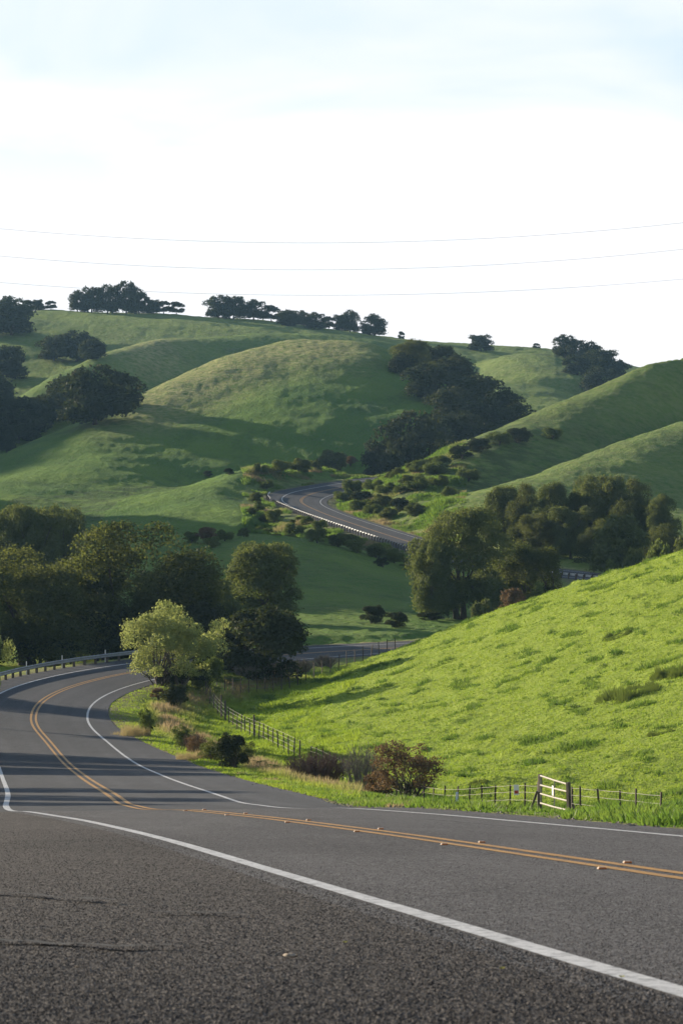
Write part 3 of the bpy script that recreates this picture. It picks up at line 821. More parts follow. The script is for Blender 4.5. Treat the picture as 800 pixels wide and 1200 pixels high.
# --- scrub round the upper road
UP = 'bushes along the upper road'
ups = [
 (388,764,526,36,'olivebush','round olive bush with lit crown above the far side of the hairpin'),
 (411,764,534,17,'rustbush','small reddish bush beside the round olive bush above the hairpin'),
 (352,766,536,26,'olivebush','low olive bush on the bank above the hairpin, left of the round olive bush'),
 (368,768,539,18,'olivebush','small bush tucked between the low and the round olive bush'),
 (327,762,538,26,'bush_a','green bush on the bank at the outer side of the hairpin'),
 (306,756,542,18,'bush_b','small bush on the lit meadow rim left of the hairpin'),
 (268,744,548,12,'darkbush','tiny dark bush on the lit meadow rim'),
 (244,738,551,11,'darkbush','tiny dark bush at the left end of the lit meadow rim'),
 (412,696,561,25,'bush_a','pale green bush inside the hairpin curve'),
 (402,690,572,22,'bush_b','green bush at the inner edge of the hairpin, below the pale one'),
 (424,684,574,26,'darkbush','dark grey green bush inside the hairpin'),
 (446,676,578,26,'olivebush','olive bush on the cutting right of the hairpin'),
 (468,664,582,26,'darkbush','dark shrub on the cutting above the straight of the upper road'),
 (456,650,594,22,'olivebush','yellowish shrub beside the inner lane of the upper road'),
 (486,655,588,24,'olivebush','yellow green shrub at the foot of the right hill'),
 (312,700,562,16,'bush_b','bush at the outer left point of the hairpin'),
 (300,670,576,18,'olivebush','bush below the outer left point of the hairpin'),
 (322,640,596,22,'bush_a','bush just below the start of the white upper guardrail'),
 (346,600,612,24,'bush_b','bush on the slope under the upper guardrail, left part'),
 (372,590,618,26,'bush_a','leafy bush on the slope under the middle of the upper guardrail'),
 (396,578,624,24,'olivebush','yellowish bush on the slope under the upper guardrail'),
 (418,570,630,26,'bush_a','bush on the slope under the right half of the upper guardrail'),
 (440,562,636,26,'olivebush','yellowish bush near the rim of the shaded bank below the guardrail end'),
 (462,556,642,26,'bush_b','green bush below the straight of the upper road'),
 (478,548,652,22,'bush_a','bush between the upper road and the large broad tree'),
 (243,574,617,28,'rustbush','reddish brown bush left of the meadow rim above the round golden tree'),
 (224,576,622,20,'bush_a','green bush left of the reddish brown bush'),
 (264,572,620,20,'bush_b','green bush right of the reddish brown bush'),
 (286,566,618,16,'olivebush','small yellowish bush on the meadow right of the reddish brown bush'),
 (250,548,628,22,'bush_a','green bush at the bottom of the gully above the round golden tree'),
 ]
for (px, Y, top, w, k, lb) in ups: sit(k, 'bush', px, Y, top, w, lb, 'bush', UP)
for i in range(60):
    j = int(rng.integers(0, NR)); 
    while not (575 < RS[j, 1] < 712 and RS[j, 0] < 14): j = int(rng.integers(0, NR))
    o_ = -WL[j]-rng.uniform(2.5, 24); x_, y_ = RS[j, 0]+RN[j, 0]*o_, RS[j, 1]+RN[j, 1]*o_
    h_ = rng.uniform(.8, 2.0); z_ = gz(x_, y_); p_ = 400+x_*F/y_
    if p_ < 292: continue
    plant(['bush_a','bush_b','olivebush','bush_a','olivebush'][i % 5], 'scrub_bush', p_, y_, 600-(z_+h_)*F/y_, h_*rng.uniform(1.3, 2.1)*F/y_, 'one of the many low scrub bushes on the slope below the upper guardrail', 'bush', 'low scrub below the upper guardrail', asp=0)
for i in range(34):
    p_ = rng.uniform(425, 530); y_ = rng.uniform(640, 700); x_ = at(p_, y_)
    q_ = road_q([x_], [y_]); h_ = rng.uniform(.9, 2.4)
    if q_[3][0] < 8: continue
    z_ = gz(x_, y_)
    plant(['olivebush','bush_b','bush_a','bush_b'][i % 4], 'scrub_bush', p_, y_, 600-(z_+h_)*F/y_, h_*rng.uniform(1.4, 2.2)*F/y_, 'one of the many grey green scrub bushes on the cutting right of the hairpin', 'bush', 'scrub on the cutting right of the hairpin', asp=0)
SC = 'scrub on the right hill'
for (px, Y, top, w, k, lb) in [
 (540,664,521,24,'darkbush','dark scrub bush on the left slope of the right hill, lowest of its row'),
 (562,672,512,26,'darkbush','dark scrub bush on the right hill, second of its row going up'),
 (584,680,505,26,'bush_a','dark scrub bush in the middle of the row on the right hill'),
 (606,684,500,26,'darkbush','dark scrub bush on the right hill, fourth of its row going up'),
 (646,688,500,22,'bush_a','lone scrub bush highest and farthest right on the shaded hill face'),
 (516,664,533,20,'bush_a','green shrub on the lit left foot of the right hill'),
 (496,668,541,18,'bush_b','green shrub near the crest of the lit foot of the right hill'),
 (512,648,556,22,'bush_b','grey green shrub on the lit foot of the right hill, below the crest'),
 (548,640,548,24,'bush_a','shrub in the hollow between the two right hills'),
 (478,672,556,18,'olivebush','small yellow shrub on the tip of the right hill'),
 ]:
    sit(k, 'scrub_bush', px, Y, top, w*1.15, lb, 'bush', SC, asp=.62)
plant('dark_a','round_oak',486,800,479,80,'large round dark oak standing in the hollow behind the hairpin','tree')
plant('dark_b','oak_tree',448,806,512,46,'lower dark oak at the left side of the large round oak behind the hairpin','tree')
# --- ravine between the round hill and the right hill
RV = 'dark oaks filling the ravine right of the round hill'
rv = [(482,958,396,46),(512,956,402,44),(500,940,424,50),(534,946,414,44),(545,930,436,50),(528,920,452,52),(570,930,440,48),(560,905,462,52),(590,920,456,42),(540,890,480,48),(585,895,474,46),(605,905,470,36),(515,870,486,42),(570,880,494,40),(470,945,412,30)]
rl = ['lit crown at the top left of the ravine oaks, next to the round hill top','oak second from the top left of the ravine','oak below the lit crown at the head of the ravine','oak at the upper middle of the ravine edge','dark oak in the upper middle of the ravine mass','dark oak on the left flank of the ravine mass','oak on the upper right rim of the ravine mass','broad dark oak in the very middle of the ravine mass','dark oak on the right rim of the ravine, halfway down','dark oak low in the ravine behind the round oak','dark oak low on the right of the ravine','last dark oak at the right end of the ravine mass','dark low oak just right of the round oak behind the hairpin','lowest dark oak of the ravine, above the crest of the right hill','small oak on the left rim at the head of the ravine']
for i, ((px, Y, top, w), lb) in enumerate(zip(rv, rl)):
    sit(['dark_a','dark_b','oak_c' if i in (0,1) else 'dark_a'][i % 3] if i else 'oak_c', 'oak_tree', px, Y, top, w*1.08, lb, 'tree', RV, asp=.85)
# --- ravine on the left
LV = 'dark trees in the left ravine'
lv = [(112,962,426,84),(86,975,438,60),(140,965,436,50),(60,985,460,46),(30,990,462,56),(6,985,462,50),(-20,985,455,50),(22,900,478,46),(90,1165,386,44),(64,1165,392,36),(108,1160,396,30),(14,1150,346,54),(-14,1150,352,50),(4,1120,402,50),(-10,1080,432,54),(8,885,508,26)]
ll = ['broad dark oak above the round hill, widest crown of the left ravine','dark oak left of the widest crown in the left ravine','dark oak at the right side of the widest crown in the left ravine','dark tree in the lower left ravine','dark tree low in the left ravine','dark tree at the left frame edge, low in the ravine','dark tree cut by the left frame edge, low in the ravine','dark tree just above the round hill slope near the left edge','brownish tree on the far left slope below the ridge grove','dark tree left of the brownish tree on the far left slope','small tree at the right tip of the far left slope trees','big dark tree at the upper left corner of the hills, breaking the skyline','big dark skyline tree cut off by the left frame edge','dark tree at the left edge, halfway down the ravine','dark tree at the left edge in the middle of the ravine','little dark bush at the left edge on the round hill slope']
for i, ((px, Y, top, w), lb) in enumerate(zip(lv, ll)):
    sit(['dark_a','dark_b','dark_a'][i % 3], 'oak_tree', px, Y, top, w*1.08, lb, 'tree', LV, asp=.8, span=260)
# --- ridge trees
RG = 'trees standing on the skyline ridge'
rg = [(34,1395,351,16,'dark_c'),(46,1395,350,14,'dark_b'),(60,1395,352,14,'dark_c'),(91,1392,339,22,'dark_a'),(108,1392,334,26,'dark_b'),(126,1390,332,28,'dark_a'),(148,1390,328,34,'dark_a'),(163,1392,340,24,'dark_b'),(178,1394,350,20,'dark_b'),(192,1394,352,18,'dark_c'),(207,1394,353,20,'dark_c'),
 (256,1390,345,32,'dark_a'),(274,1390,345,28,'dark_b'),(297,1390,350,32,'dark_a'),(318,1390,357,22,'dark_c'),(338,1390,362,28,'dark_b'),(352,1390,363,22,'dark_a'),(368,1390,365,28,'dark_a'),(385,1390,370,18,'dark_c'),(400,1390,367,18,'dark_b'),(410,1390,362,22,'dark_a'),(438,1388,367,32,'dark_a'),
 (563,1392,391,28,'dark_b'),(628,1392,402,9,'dark_c'),(470,1392,388,8,'dark_c'),
 (662,1280,391,30,'dark_a'),(684,1275,398,40,'dark_a'),(702,1268,408,40,'dark_b'),(720,1262,420,34,'dark_a'),(676,1268,414,34,'dark_b'),(700,1255,428,40,'dark_a')]
gl = ['small wispy skyline tree next to the big dark corner tree','small skyline tree, second right of the big corner tree','small skyline tree standing alone left of the long ridge grove','round tree at the left end of the long ridge grove','tree second from the left in the long ridge grove','tree third from the left in the long ridge grove','highest tree of the long ridge grove','sloping tree right of the highest one in the ridge grove','low tree near the right end of the long ridge grove','open crowned low tree after the long ridge grove','last open tree of the long ridge grove, at its right end',
 'large oak at the left end of the middle ridge row','second oak of the middle ridge row','third, slightly lower oak of the middle ridge row','open thin tree of the middle ridge row, after the third oak','low broad tree in the middle of the ridge row','low tree right behind the low broad one in the ridge row','rounded low tree right of the middle of the ridge row','small thin tree near the right end of the ridge row','left half of the twin crowned tree near the end of the ridge row','right half of the twin crowned tree near the end of the ridge row','lone perfectly round oak at the right end of the ridge row',
 'low lone bush on the skyline right of the middle','tiny bush on the skyline just left of the right hand trees','tiny bush on the skyline right of the lone round oak',
 'highest skyline oak of the right hand cluster','broad oak second in the right hand skyline cluster','dark oak in the middle of the right hand skyline cluster','lowest skyline oak of the right cluster, touching the right hill','dark oak under the highest one of the right hand cluster','dark oak low in the right hand cluster, just above the right hill crest']
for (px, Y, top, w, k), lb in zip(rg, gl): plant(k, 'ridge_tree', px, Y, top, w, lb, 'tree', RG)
# off to the left of the frame: the trees whose shade lies across the lower road
for (px, Y, h, lb) in [(-360,192,12.5,'leafy tree beyond the left frame edge beside the lower road'),(-190,268,10,'leafy tree beyond the left frame edge before the bend'),(-350,203,12,'tall oak out of frame to the left of the lower road'),(-270,214,12,'broad oak out of frame to the left, before the guardrail starts'),(-630,130,11.5,'oak out of frame to the left by the road dip, nearest one'),(-600,141,12.5,'oak out of frame to the left by the road dip, middle one'),(-440,153,11,'oak out of frame to the left by the road dip, farthest one')]:
    x = at(px, Y); z = gz(x, Y)
    plant('oak_b', 'roadside_tree', px, Y, 600-(z+h)*F/Y, h*.8*F/Y, lb, 'tree')
# --- roadside bushes in front of the pasture
plant('darkbush','shrub',272,186,857,38,'dark dense shrub beside the road, in front of the receding fence','bush', bury=.15)
plant('brush','shrub',247,198,866,34,'brownish green shrub left of the dark roadside shrub','bush')
plant('brush_b','shrub',214,216,848,30,'green shrub on the verge below the pale yellow green tree','bush')
plant('brush_b','shrub',172,232,828,22,'small fresh green shrub behind the dry clump at the bend','bush')
plant('brush','shrub',302,196,893,34,'low olive shrub right of the dark roadside shrub','bush')
plant('fine_rust','rusty_shrub',474,168,866,92,'rusty leaved open shrub in front of the pasture, at the left end of the posts','bush')
for (px, Y, top, w, k, lb) in [
 (230,206,862,26,'fine_rust','brown shrub in the row left of the dark roadside shrub'),
 (256,200,876,30,'brush','low green shrub at the left foot of the dark roadside shrub'),
 (320,192,898,34,'brush_b','low green shrub between the dark shrub and the leafless reddish bush'),
 (288,205,868,28,'brush','grey green shrub just behind the dark roadside shrub'),
 (208,268,800,30,'darkbush','low dark bramble at the road edge beneath the pale yellow green tree'),
 (186,270,806,20,'rustbush','reddish dark bramble left of the trunk of the pale yellow green tree'),
 (446,172,902,40,'rustbush','low brown shrub filling the gap left of the rusty shrub')]:
    plant(k, 'shrub', px, Y, top, w, lb, 'bush')
def bare_bush(name, px, Y, top, w, n, mat, label, seed, spread=1.0, rad=.012):
    x = at(px, Y); z = gz(x, Y); h = (600-top)*Y/F-z; R = w*Y/F/2
    r = np.random.default_rng(seed); mb = MB()
    for i in range(n):
        a = r.uniform(0, 6.28); q = r.uniform(.05, 1)**.6
        b = np.array([math.cos(a), math.sin(a)])*R*.45*q
        e = np.array([math.cos(a), math.sin(a)])*R*q*spread+r.normal(0, .08, 2)
        hh = h*(1-.35*q)*r.uniform(.6, 1.05)
        p = [[b[0], b[1], -.05], [*(b*.6+e*.4), hh*.45], [*(b*.2+e*.8), hh*.8], [e[0]+r.normal(0, .1), e[1], hh]]
        mb.tube(p, [rad, rad*.8, rad*.6, rad*.3], 3, cap=False)
        for k in range(5):
            t = r.uniform(.3, .95); k0 = np.array(p[1])*(1-t)+np.array(p[3])*t
            d = r.normal(0, .16, 3)*h*.5; d[2] = abs(d[2])+.05*h
            mb.tube([k0, k0+d], [rad*.55, rad*.25], 3, cap=False)
    o = obj(name, mb.mesh(name, mat), None, (x, Y, z)); tag(o, label, 'bush'); return o
bare_bush('bare_bush', 374, 184, 876, 76, 420, M_twig, 'leafless reddish brown bush of fine upright twigs at the roadside', 1, 1.1, .014)
bare_bush('bare_bush', 424, 182, 866, 54, 150, M_greytwig, 'tall thin leafless grey bush between the two reddish bushes', 2, 1.0, .013)
bare_bush('bare_bush', 228, 212, 856, 30, 160, M_twig, 'small brown leafless bush on the verge left of the dark shrub', 3)
for k, (px, Y, top, w, lb) in enumerate([(290,296,776,40,'grey leafless thicket below the large dense bush, left part'),(322,299,772,40,'grey leafless thicket below the large dense bush, middle part'),(352,302,770,36,'grey leafless thicket right of the large dense bush, before the road'),(380,305,766,30,'low grey thicket at the right end, next to the far fence')]):
    bare_bush('bare_thicket', px, Y, top, w, 220, M_greytwig, lb, 10+k, 1.0, .02)
plant('bush_a','shrub',268,291,790,30,'yellow green shrub in the thicket below the large dense bush','bush')
plant('bush_b','shrub',336,304,778,26,'low green shrub in the thicket beside the far fence','bush')

# --- grasses
def grass_mat(nm='grass_blades', A=((.125,.20,.018), (.19,.27,.026), (.245,.36,.03), (.34,.43,.04))):
    s = NM(nm)
    t = s.attr('tint'); n = s.noise(.25, 4, .6)
    g = s.mix(s.rng(n, .35, .65), A[0], A[1])
    gt = s.mix(s.rng(n, .35, .65), A[2], A[3])
    s.leaf(s.mix(t, g, (.26,.19,.10)), s.mix(t, gt, (.36,.27,.15)), .5, .5)
    return s.m
M_grass = grass_mat()
M_weed = grass_mat('weed_leaves', ((.065,.13,.022), (.11,.175,.030), (.14,.25,.03), (.22,.32,.045)))
def blades(name, px, y, h, w, tint, nb, label, lean=.45, mat=None):
    n = len(px)
    x = (px-400)*y/F
    z = terrain(x, y)
    z = z if y.min() > 500 else z
    r = rng
    a = r.uniform(0, 2*math.pi, (n, nb)); l = r.uniform(.1, 1, (n, nb))*lean
    hh = h[:, None]*r.uniform(.55, 1.1, (n, nb))
    bx = x[:, None]+np.cos(a)*h[:, None]*.18; by = y[:, None]+np.sin(a)*h[:, None]*.18
    tx = bx+np.cos(a)*l*hh; ty = by+np.sin(a)*l*hh
    c = r.uniform(0, 2*math.pi, (n, nb)); ww = w[:, None]*r.uniform(.6, 1.2, (n, nb))
    z0 = z[:, None]-.04+0*a
    A = np.stack([bx-np.cos(c)*ww, by-np.sin(c)*ww, z0], -1)
    B = np.stack([bx+np.cos(c)*ww, by+np.sin(c)*ww, z0], -1)
    D = np.stack([tx, ty, z0+hh], -1)
    V = np.stack([A, B, D], axis=2).reshape(-1, 3)
    Tn = np.arange(len(V)).reshape(-1, 3)
    tt = np.repeat(tint, nb*3)
    o = obj(name, np_mesh(name, V, Tn, mat or M_grass, False, attrs={'tint': tt}))
    tag(o, label, 'grass', kind='stuff'); return o
def scatter(n, y0, y1, p0=-60, p1=880):
    y = (rng.uniform(0, 1, n)*(y1**1.2-y0**1.2)+y0**1.2)**(1/1.2)
    px = rng.uniform(p0, p1, n)
    x = (px-400)*y/F
    idx, off, al, dist = road_q(x, y)
    e = np.where(off < 0, -off-WL[idx], off-WR[idx])
    return px, y, x, e, off
# short pasture grass
px, y, x, e, off = scatter(170000, 150, 318, 150, 860)
fy = 24-.122*y
cl = fbm(x/2.4+9, y/4.2, 3)
k = (e > 4.5) & (rng.uniform(0, 1, len(x)) < .5+1.6*np.clip(cl-.1, 0, 1))
px, y, x, cl = px[k], y[k], x[k], cl[k]
hi = cl > .27
M_tuss = grass_mat('tussock_blades', ((.055,.115,.018), (.10,.165,.022), (.11,.20,.02), (.19,.28,.035)))
blades('pasture_grass', px[~hi], y[~hi], .10+rng.uniform(0, .08, (~hi).sum()), .04+.0*x[~hi], np.clip(rng.normal(.02, .06, (~hi).sum()), 0, .5), 3, 'bright short grass covering the sunlit pasture', .8)
blades('pasture_tussocks', px[hi], y[hi], .10+.75*np.clip(cl[hi]-.2, 0, .5), .035+.0*x[hi], np.clip(rng.normal(.0, .05, hi.sum()), 0, .3), 4, 'darker taller grass tussocks dotted over the sunlit pasture', .8, M_tuss)
# lush verge weeds
px, y, x, e, off = scatter(60000, 58, 175, 240, 880)
k = (e > .25) & (off > 0) & (e < 22)
px, y, x, e = px[k], y[k], x[k], e[k]
cl = fbm(x/1.6, y/2.5, 3)
h = (.10+.34*np.clip(cl+.25, 0, 1))*np.interp(px, [560,620,680,740], [1,.72,.72,1])*np.clip(.4+e/1.2, .4, 1)*np.interp(px, [250, 420, 520, 900], [.6, .75, 1.0, 1.0])
dryp = np.clip(fbm(x/3+7, y/7, 2)*2-.35, 0, 1)*np.interp(px, [300, 460, 520], [1, 1, .15])
blades('verge_weeds', px, y, h, .03+.0*x+.02*rng.uniform(0, 1, len(x)), np.clip(dryp+rng.normal(0, .05, len(x)), 0, 1), 5, 'lush bright green weeds along the right edge of the near road', 1.0, M_weed)
px, y, x, e, off = scatter(70000, 120, 300, 60, 420)
k = (e > .1) & (off > 0) & (e < 15)
px, y, x, e = px[k], y[k], x[k], e[k]
cl = fbm(x/2+5, y/4.0, 3)
band = np.exp(-((e-4.2)/1.6)**2)
tint = np.clip(band*1.3*(fbm(x/2.5, y/9.0, 3)+.7), 0, 1)
blades('verge_grass', px, y, .12+.45*np.clip(cl+.2, 0, .8)*np.clip(e/3, .25, 1)+.25*tint, .03+.0*x, tint, 3, 'mixed green and dry straw grass along the inside of the lower bend', .6)
px, y, x, e, off = scatter(110000, 545, 770, 285, 545)
m_ = fbm(x/7.0, y/9.0, 4)
k = (e > .8) & (e < 30) & (m_ > -.02-.12*(off > 0)) & ((off < 0) | (px > 395))
px, y, x, e, m_ = px[k], y[k], x[k], e[k], m_[k]
blades('scrub_cover', px, y, .35+1.4*np.clip(m_, 0, .8), .10+.0*x, np.clip(fbm(x/11+5, y/11, 2)*2.2, 0, .9), 3, 'mixed low green and straw scrub on the slopes round the upper road', .9, M_weed)
# loose gravel crumbling off the pavement edge
px, y, x, e, off = scatter(26000, 56, 250, 60, 880)
k = (off > 0) & (e > -.7) & (e < .9) & (rng.uniform(0, 1, len(x)) < np.exp(-((e-.15)/.35)**2))
x, y = x[k], y[k]; n = len(x); z = terrain(x, y)
i_, o_, _, _ = road_q(x, y); z = np.where(e[k] < .15, RS[i_, 2]+RS[i_, 3]*o_+.003, z)
r_ = rng.uniform(.012, .05, n); a = rng.uniform(0, 6.28, n)
V = np.stack([np.column_stack([x+np.cos(a+q)*r_, y+np.sin(a+q)*r_, z-.01]) for q in (0, 2.1, 4.2)]+[np.column_stack([x, y, z+r_*.7])], axis=1).reshape(-1, 3)
b = np.arange(n)[:, None]*4
M_gravel = NM('gravel'); M_gravel.bsdf(M_gravel.mix(M_gravel.rng(M_gravel.noise(9, 2), .3, .7), (.09,.08,.07), (.26,.23,.19)), .9); M_gravel = M_gravel.m
tag(obj('gravel', np_mesh('gravel', V, np.vstack([b+[0,1,3], b+[1,2,3], b+[2,0,3]]), M_gravel)), 'loose grey gravel scattered along the pavement edge', 'gravel', kind='stuff')
# rush clumps in the pasture
for i, (px_, Y_, w_, h_, lb) in enumerate([(560,186,24,.40,'dark green rush clump in the pasture just behind the posts left of the gate'),(753,160,22,.36,'dark green rush clump in the pasture behind the posts right of the gate'),(744,128,10,.36,'small dark tuft at the last posts on the right'),(690,152,12,.28,'small dark tuft in the pasture between the gate and the right rush clump'),(708,152,9,.26,'tiny dark tuft right beside the small one behind the gate'),(735,218,80,1.0,'long dark tussock patch on the pasture slope near the right edge'),(790,222,60,1.0,'dark tussock patch on the pasture slope at the right frame edge'),(722,252,34,.6,'dark tussock patch higher on the pasture slope'),(775,198,34,.5,'low dark tussock under the long patch on the slope')]):
    x_ = at(px_, Y_); n = 900 if i < 5 else 2600; R = w_*Y_/F/2
    r = np.random.default_rng(50+i); a = r.uniform(0, 6.28, n); q = np.sqrt(r.uniform(0, 1, n))
    X = x_+np.cos(a)*q*R; Yy = Y_+np.sin(a)*q*R*1.3
    zz = terrain(X, Yy); hh = h_*(1-.75*q**2)*r.uniform(.4, 1.1, n)*np.clip(.35+1.9*fbm(X/1.3+i, Yy/2.0, 3), .05, 1.2)
    V = np.stack([np.column_stack([X-.03, Yy, zz-.05]), np.column_stack([X+.03, Yy, zz-.05]), np.column_stack([X+np.cos(a)*.3*hh, Yy+np.sin(a)*.3*hh, zz+hh])], axis=1).reshape(-1, 3)
    o = obj('rush_clump', np_mesh('rush_clump', V, np.arange(3*n).reshape(-1, 3), M_bush, attrs={'tint': np.repeat(r.uniform(0, .3 if i >= 5 else .6, n), 3)}))
    tag(o, lb, 'grass clump')
# dry straw clumps by the bend
for i, (px_, Y_, w_, h_, lb) in enumerate([(154,232,46,1.0,'pale pinkish dry straw clump at the inside of the lower bend'),(232,200,50,.75,'pale dry straw clump on the verge left of the dark shrub'),(352,186,60,.55,'dry straw at the foot of the leafless reddish bush'),(418,178,60,.5,'dry straw under the tall thin grey bush')]):
    x_ = at(px_, Y_); n = 2600; R = w_*Y_/F/2
    r = np.random.default_rng(80+i); a = r.uniform(0, 6.28, n); q = np.sqrt(r.uniform(0, 1, n))
    X = x_+np.cos(a)*q*R; Yy = Y_+np.sin(a)*q*R*1.6
    zz = terrain(X, Yy); hh = h_*(1-.5*q**2)*r.uniform(.4, 1.1, n)*np.clip(.55+1.6*fbm(X/.9+i, Yy/1.5, 2), .15, 1.25); b = r.uniform(0, 6.28, n)
    V = np.stack([np.column_stack([X-.014, Yy, zz-.05]), np.column_stack([X+.014, Yy, zz-.05]), np.column_stack([X+np.cos(b)*.35*hh, Yy+np.sin(b)*.35*hh, zz+hh])], axis=1).reshape(-1, 3)
    o = obj('dry_grass_clump', np_mesh('dry_grass_clump', V, np.arange(3*n).reshape(-1, 3), M_grass, attrs={'tint': np.repeat(r.uniform(.75, 1.0, n), 3)}))
    tag(o, lb, 'grass clump')
# ------------------------------------------------------------------ fences, gate, guardrails, markers, wires
def simple_mat(name, a, b, sc=4, rough=.7, metal=0.0, stretch=None, spec=.3):
    s = NM(name); n = s.noise(sc, 4, .6, stretch=stretch)
    s.bsdf(s.mix(s.rng(n, .3, .7), a, b), rough, s.bump(n, .3, .02), metal, spec); return s.m
M_wood = simple_mat('weathered_post_wood', (.05,.04,.033), (.14,.115,.09), 7, .9, stretch=(4,4,.6))
M_steelpost = simple_mat('dark_steel_post', (.05,.035,.028), (.09,.06,.045), 8, .7)
M_wire = simple_mat('fence_wire', (.16,.15,.14), (.24,.22,.20), 8, .6, .4)
M_galv = simple_mat('galvanised_steel', (.33,.34,.35), (.55,.56,.57), 2.5, .45, .35)
M_gate = simple_mat('pale_gate_tube', (.22,.19,.15), (.44,.40,.33), 9, .6)
M_sign = simple_mat('white_sign_plate', (.72,.70,.66), (.82,.80,.77), 6, .5)
M_red = simple_mat('red_print', (.40,.05,.03), (.5,.08,.05), 20, .5)
M_blue = simple_mat('pale_blue_plastic', (.45,.55,.70), (.62,.70,.80), 10, .5)
M_amber = simple_mat('amber_reflector', (.50,.14,.03), (.60,.20,.05), 30, .35)
M_ceram = simple_mat('marker_body', (.27,.19,.11), (.38,.28,.18), 30, .5)
M_cable = simple_mat('power_cable', (.11,.11,.11), (.15,.15,.15), 5, .7)

def post_mesh(name, r, h, mat, n=7, taper=.9, seed=0):
    rr = np.random.default_rng(seed); mb = MB()
    mb.tube([[0,0,-.3],[rr.normal(0,.01),rr.normal(0,.01),h*.5],[rr.normal(0,.015),rr.normal(0,.015),h]], [r, r*.97, r*taper], n)
    return mb.mesh(name, mat)
POSTS = [post_mesh('post', .045, 1.18, M_wood, seed=i) for i in range(4)]
THIN = [post_mesh('post', .040, 1.25, M_steelpost, 5, seed=9+i) for i in range(3)]
THICK = [post_mesh('post', .075, 1.6, M_wood, 8, seed=20+i) for i in range(2)]
def fence(label, pts, meshes, tall=(), wires=(.35,.65,.95,1.18), gap=None, wr=.007, group=None):
    """pts: (x, y); posts at every point, wires between neighbours"""
    P = np.array([[x, y, gz(x, y)] for x, y in pts])
    root = empty('fence', tuple(P[0])); tag(root, label, 'fence', group)
    o0 = P[0]
    for i, p in enumerate(P):
        me = THICK[i % 2] if i in tall else meshes[i % len(meshes)]
        o = obj('post', me, root, tuple(p-o0))
        o.rotation_euler = (rng.normal(0, .025), rng.normal(0, .025), rng.uniform(0, 6))
        o.scale = (1, 1, rng.uniform(.94, 1.06))
    for h in wires:
        mb = MB()
        for i in range(len(P)-1):
            if gap and i == gap: continue
            a, b = P[i]-o0, P[i+1]-o0
            m = (a+b)/2; m[2] -= .015
            mb.tube([a+[0,0,h], m+[0,0,h], b+[0,0,h]], wr, 3, cap=False)
        obj('wire', mb.mesh('wire', M_wire), root)
    return root, P
fx = lambda y: 24-.122*y
def y_of_px(px): return 24.0/((px-400)/F+.122)
right = [(fx(y), y) for y in [y_of_px(p) for p in (773,745,725,703,680,669.5)]]
fence('short fence of thin dark posts running right from the pale gate', right, THIN, tall=(), wires=(.3,.6,.9,1.15))
yl = [y_of_px(p) for p in (630,614,597,579.5,564,549.5,536,521)]
y = yl[-1]+3.4
while y < 214: yl.append(y); y += 3.0
fence('fence of thin dark posts running left from the gate behind the rusty shrub', [(fx(y), y) for y in yl], THIN, wires=(.3,.6,.9,1.15))
yl = []; y = 217
while y < 287: yl.append(y); y += 3.0+rng.normal(0, .12)
n_ = len(yl)
root, P2 = fence('old wooden post fence receding from the leafless bush to the dark bramble', [(fx(y), y) for y in yl], POSTS, tall=(9, n_-7, n_-6), wr=.009)
b0 = np.array([fx(yl[-1]), yl[-1]]); b1 = np.array([at(463, 311), 311.0]); bm = np.array([at(345, 296), 294.0])
bp = []
for t in np.linspace(0.03, 1, 24):
    p = (1-t)**2*b0+2*t*(1-t)*bm+t*t*b1; bp.append((p[0], p[1]))
fence('thin far fence climbing along the shaded left border of the pasture', bp, THIN, wires=(.4,.75,1.1), wr=.009)

# gate between the two short fences
gl_y, gr_y = y_of_px(632), y_of_px(667)
gl = np.array([fx(gl_y), gl_y]); gr = np.array([fx(gr_y), gr_y])
zl, zr_ = gz(*gl), gz(*gr)
root = empty('farm_gate', (gl[0], gl[1], zl)); tag(root, 'pale tube farm gate with four bars between two tall dark posts', 'gate')
L = np.linalg.norm(gr-gl); d = (gr-gl)/L
rowz = lambda row, yy: (600-row)*yy/F
TL = rowz(909, gl_y)-zl; TR = rowz(919.5, gr_y)-zr_
def gp(t, h):     # point along the gate, height above ground line
    return np.array([d[0]*L*t, d[1]*L*t, (zr_-zl)*t+h])
pm = MB(); pm.box((0,0,.66), (.12,.12,1.86), .2); GP1 = pm.mesh('gate_post', M_wood)
o = obj('gate_post', GP1, root, tuple(gp(0, 0))); o.rotation_euler = (.02,.0,.3)
o = obj('gate_post', GP1, root, tuple(gp(1, TR-1.5)))
o.rotation_euler = (0,-.04,.5)
mb = MB(); mb.tube([gp(1.0,.9), gp(1.02,-.05)+np.array([.28,-.5,0])], .045, 6); obj('brace', mb.mesh('brace', M_wood), root)
mb = MB(); mb.tube([gp(0,.95)+np.array([-.1,0,0]), gp(0,-.05)+np.array([-.42,.3,0])], .045, 6); obj('brace', mb.mesh('brace', M_wood), root)
BARS = [(909,919.5),(920,928),(930,939),(941,950)]
for ra, rb in BARS:
    ha, hb = rowz(ra, gl_y)-zl, rowz(rb, gr_y)-zr_
    mb = MB(); mb.tube([gp(.03,ha), gp(.5,(ha+hb)/2-.01), gp(.97,hb)], .034, 7); obj('bar', mb.mesh('bar', M_gate), root)
for t in (.035,.5,.965):
    mb = MB(); ta = (TL*(1-t)+TR*t); mb.tube([gp(t,ta-1.05), gp(t,ta)], .026, 6); obj('upright', mb.mesh('upright', M_gate), root)
mb = MB(); c = gp(.46,(TL+TR)/2-.38); mb.box((c[0]-.02,c[1]-.06,c[2]), (.30,.012,.36), math.atan2(d[1], d[0]))
s_ = obj('notice', mb.mesh('notice', M_sign), None, (gl[0], gl[1], zl)); tag(s_, 'small white notice plate wired to the middle of the farm gate', 'sign')
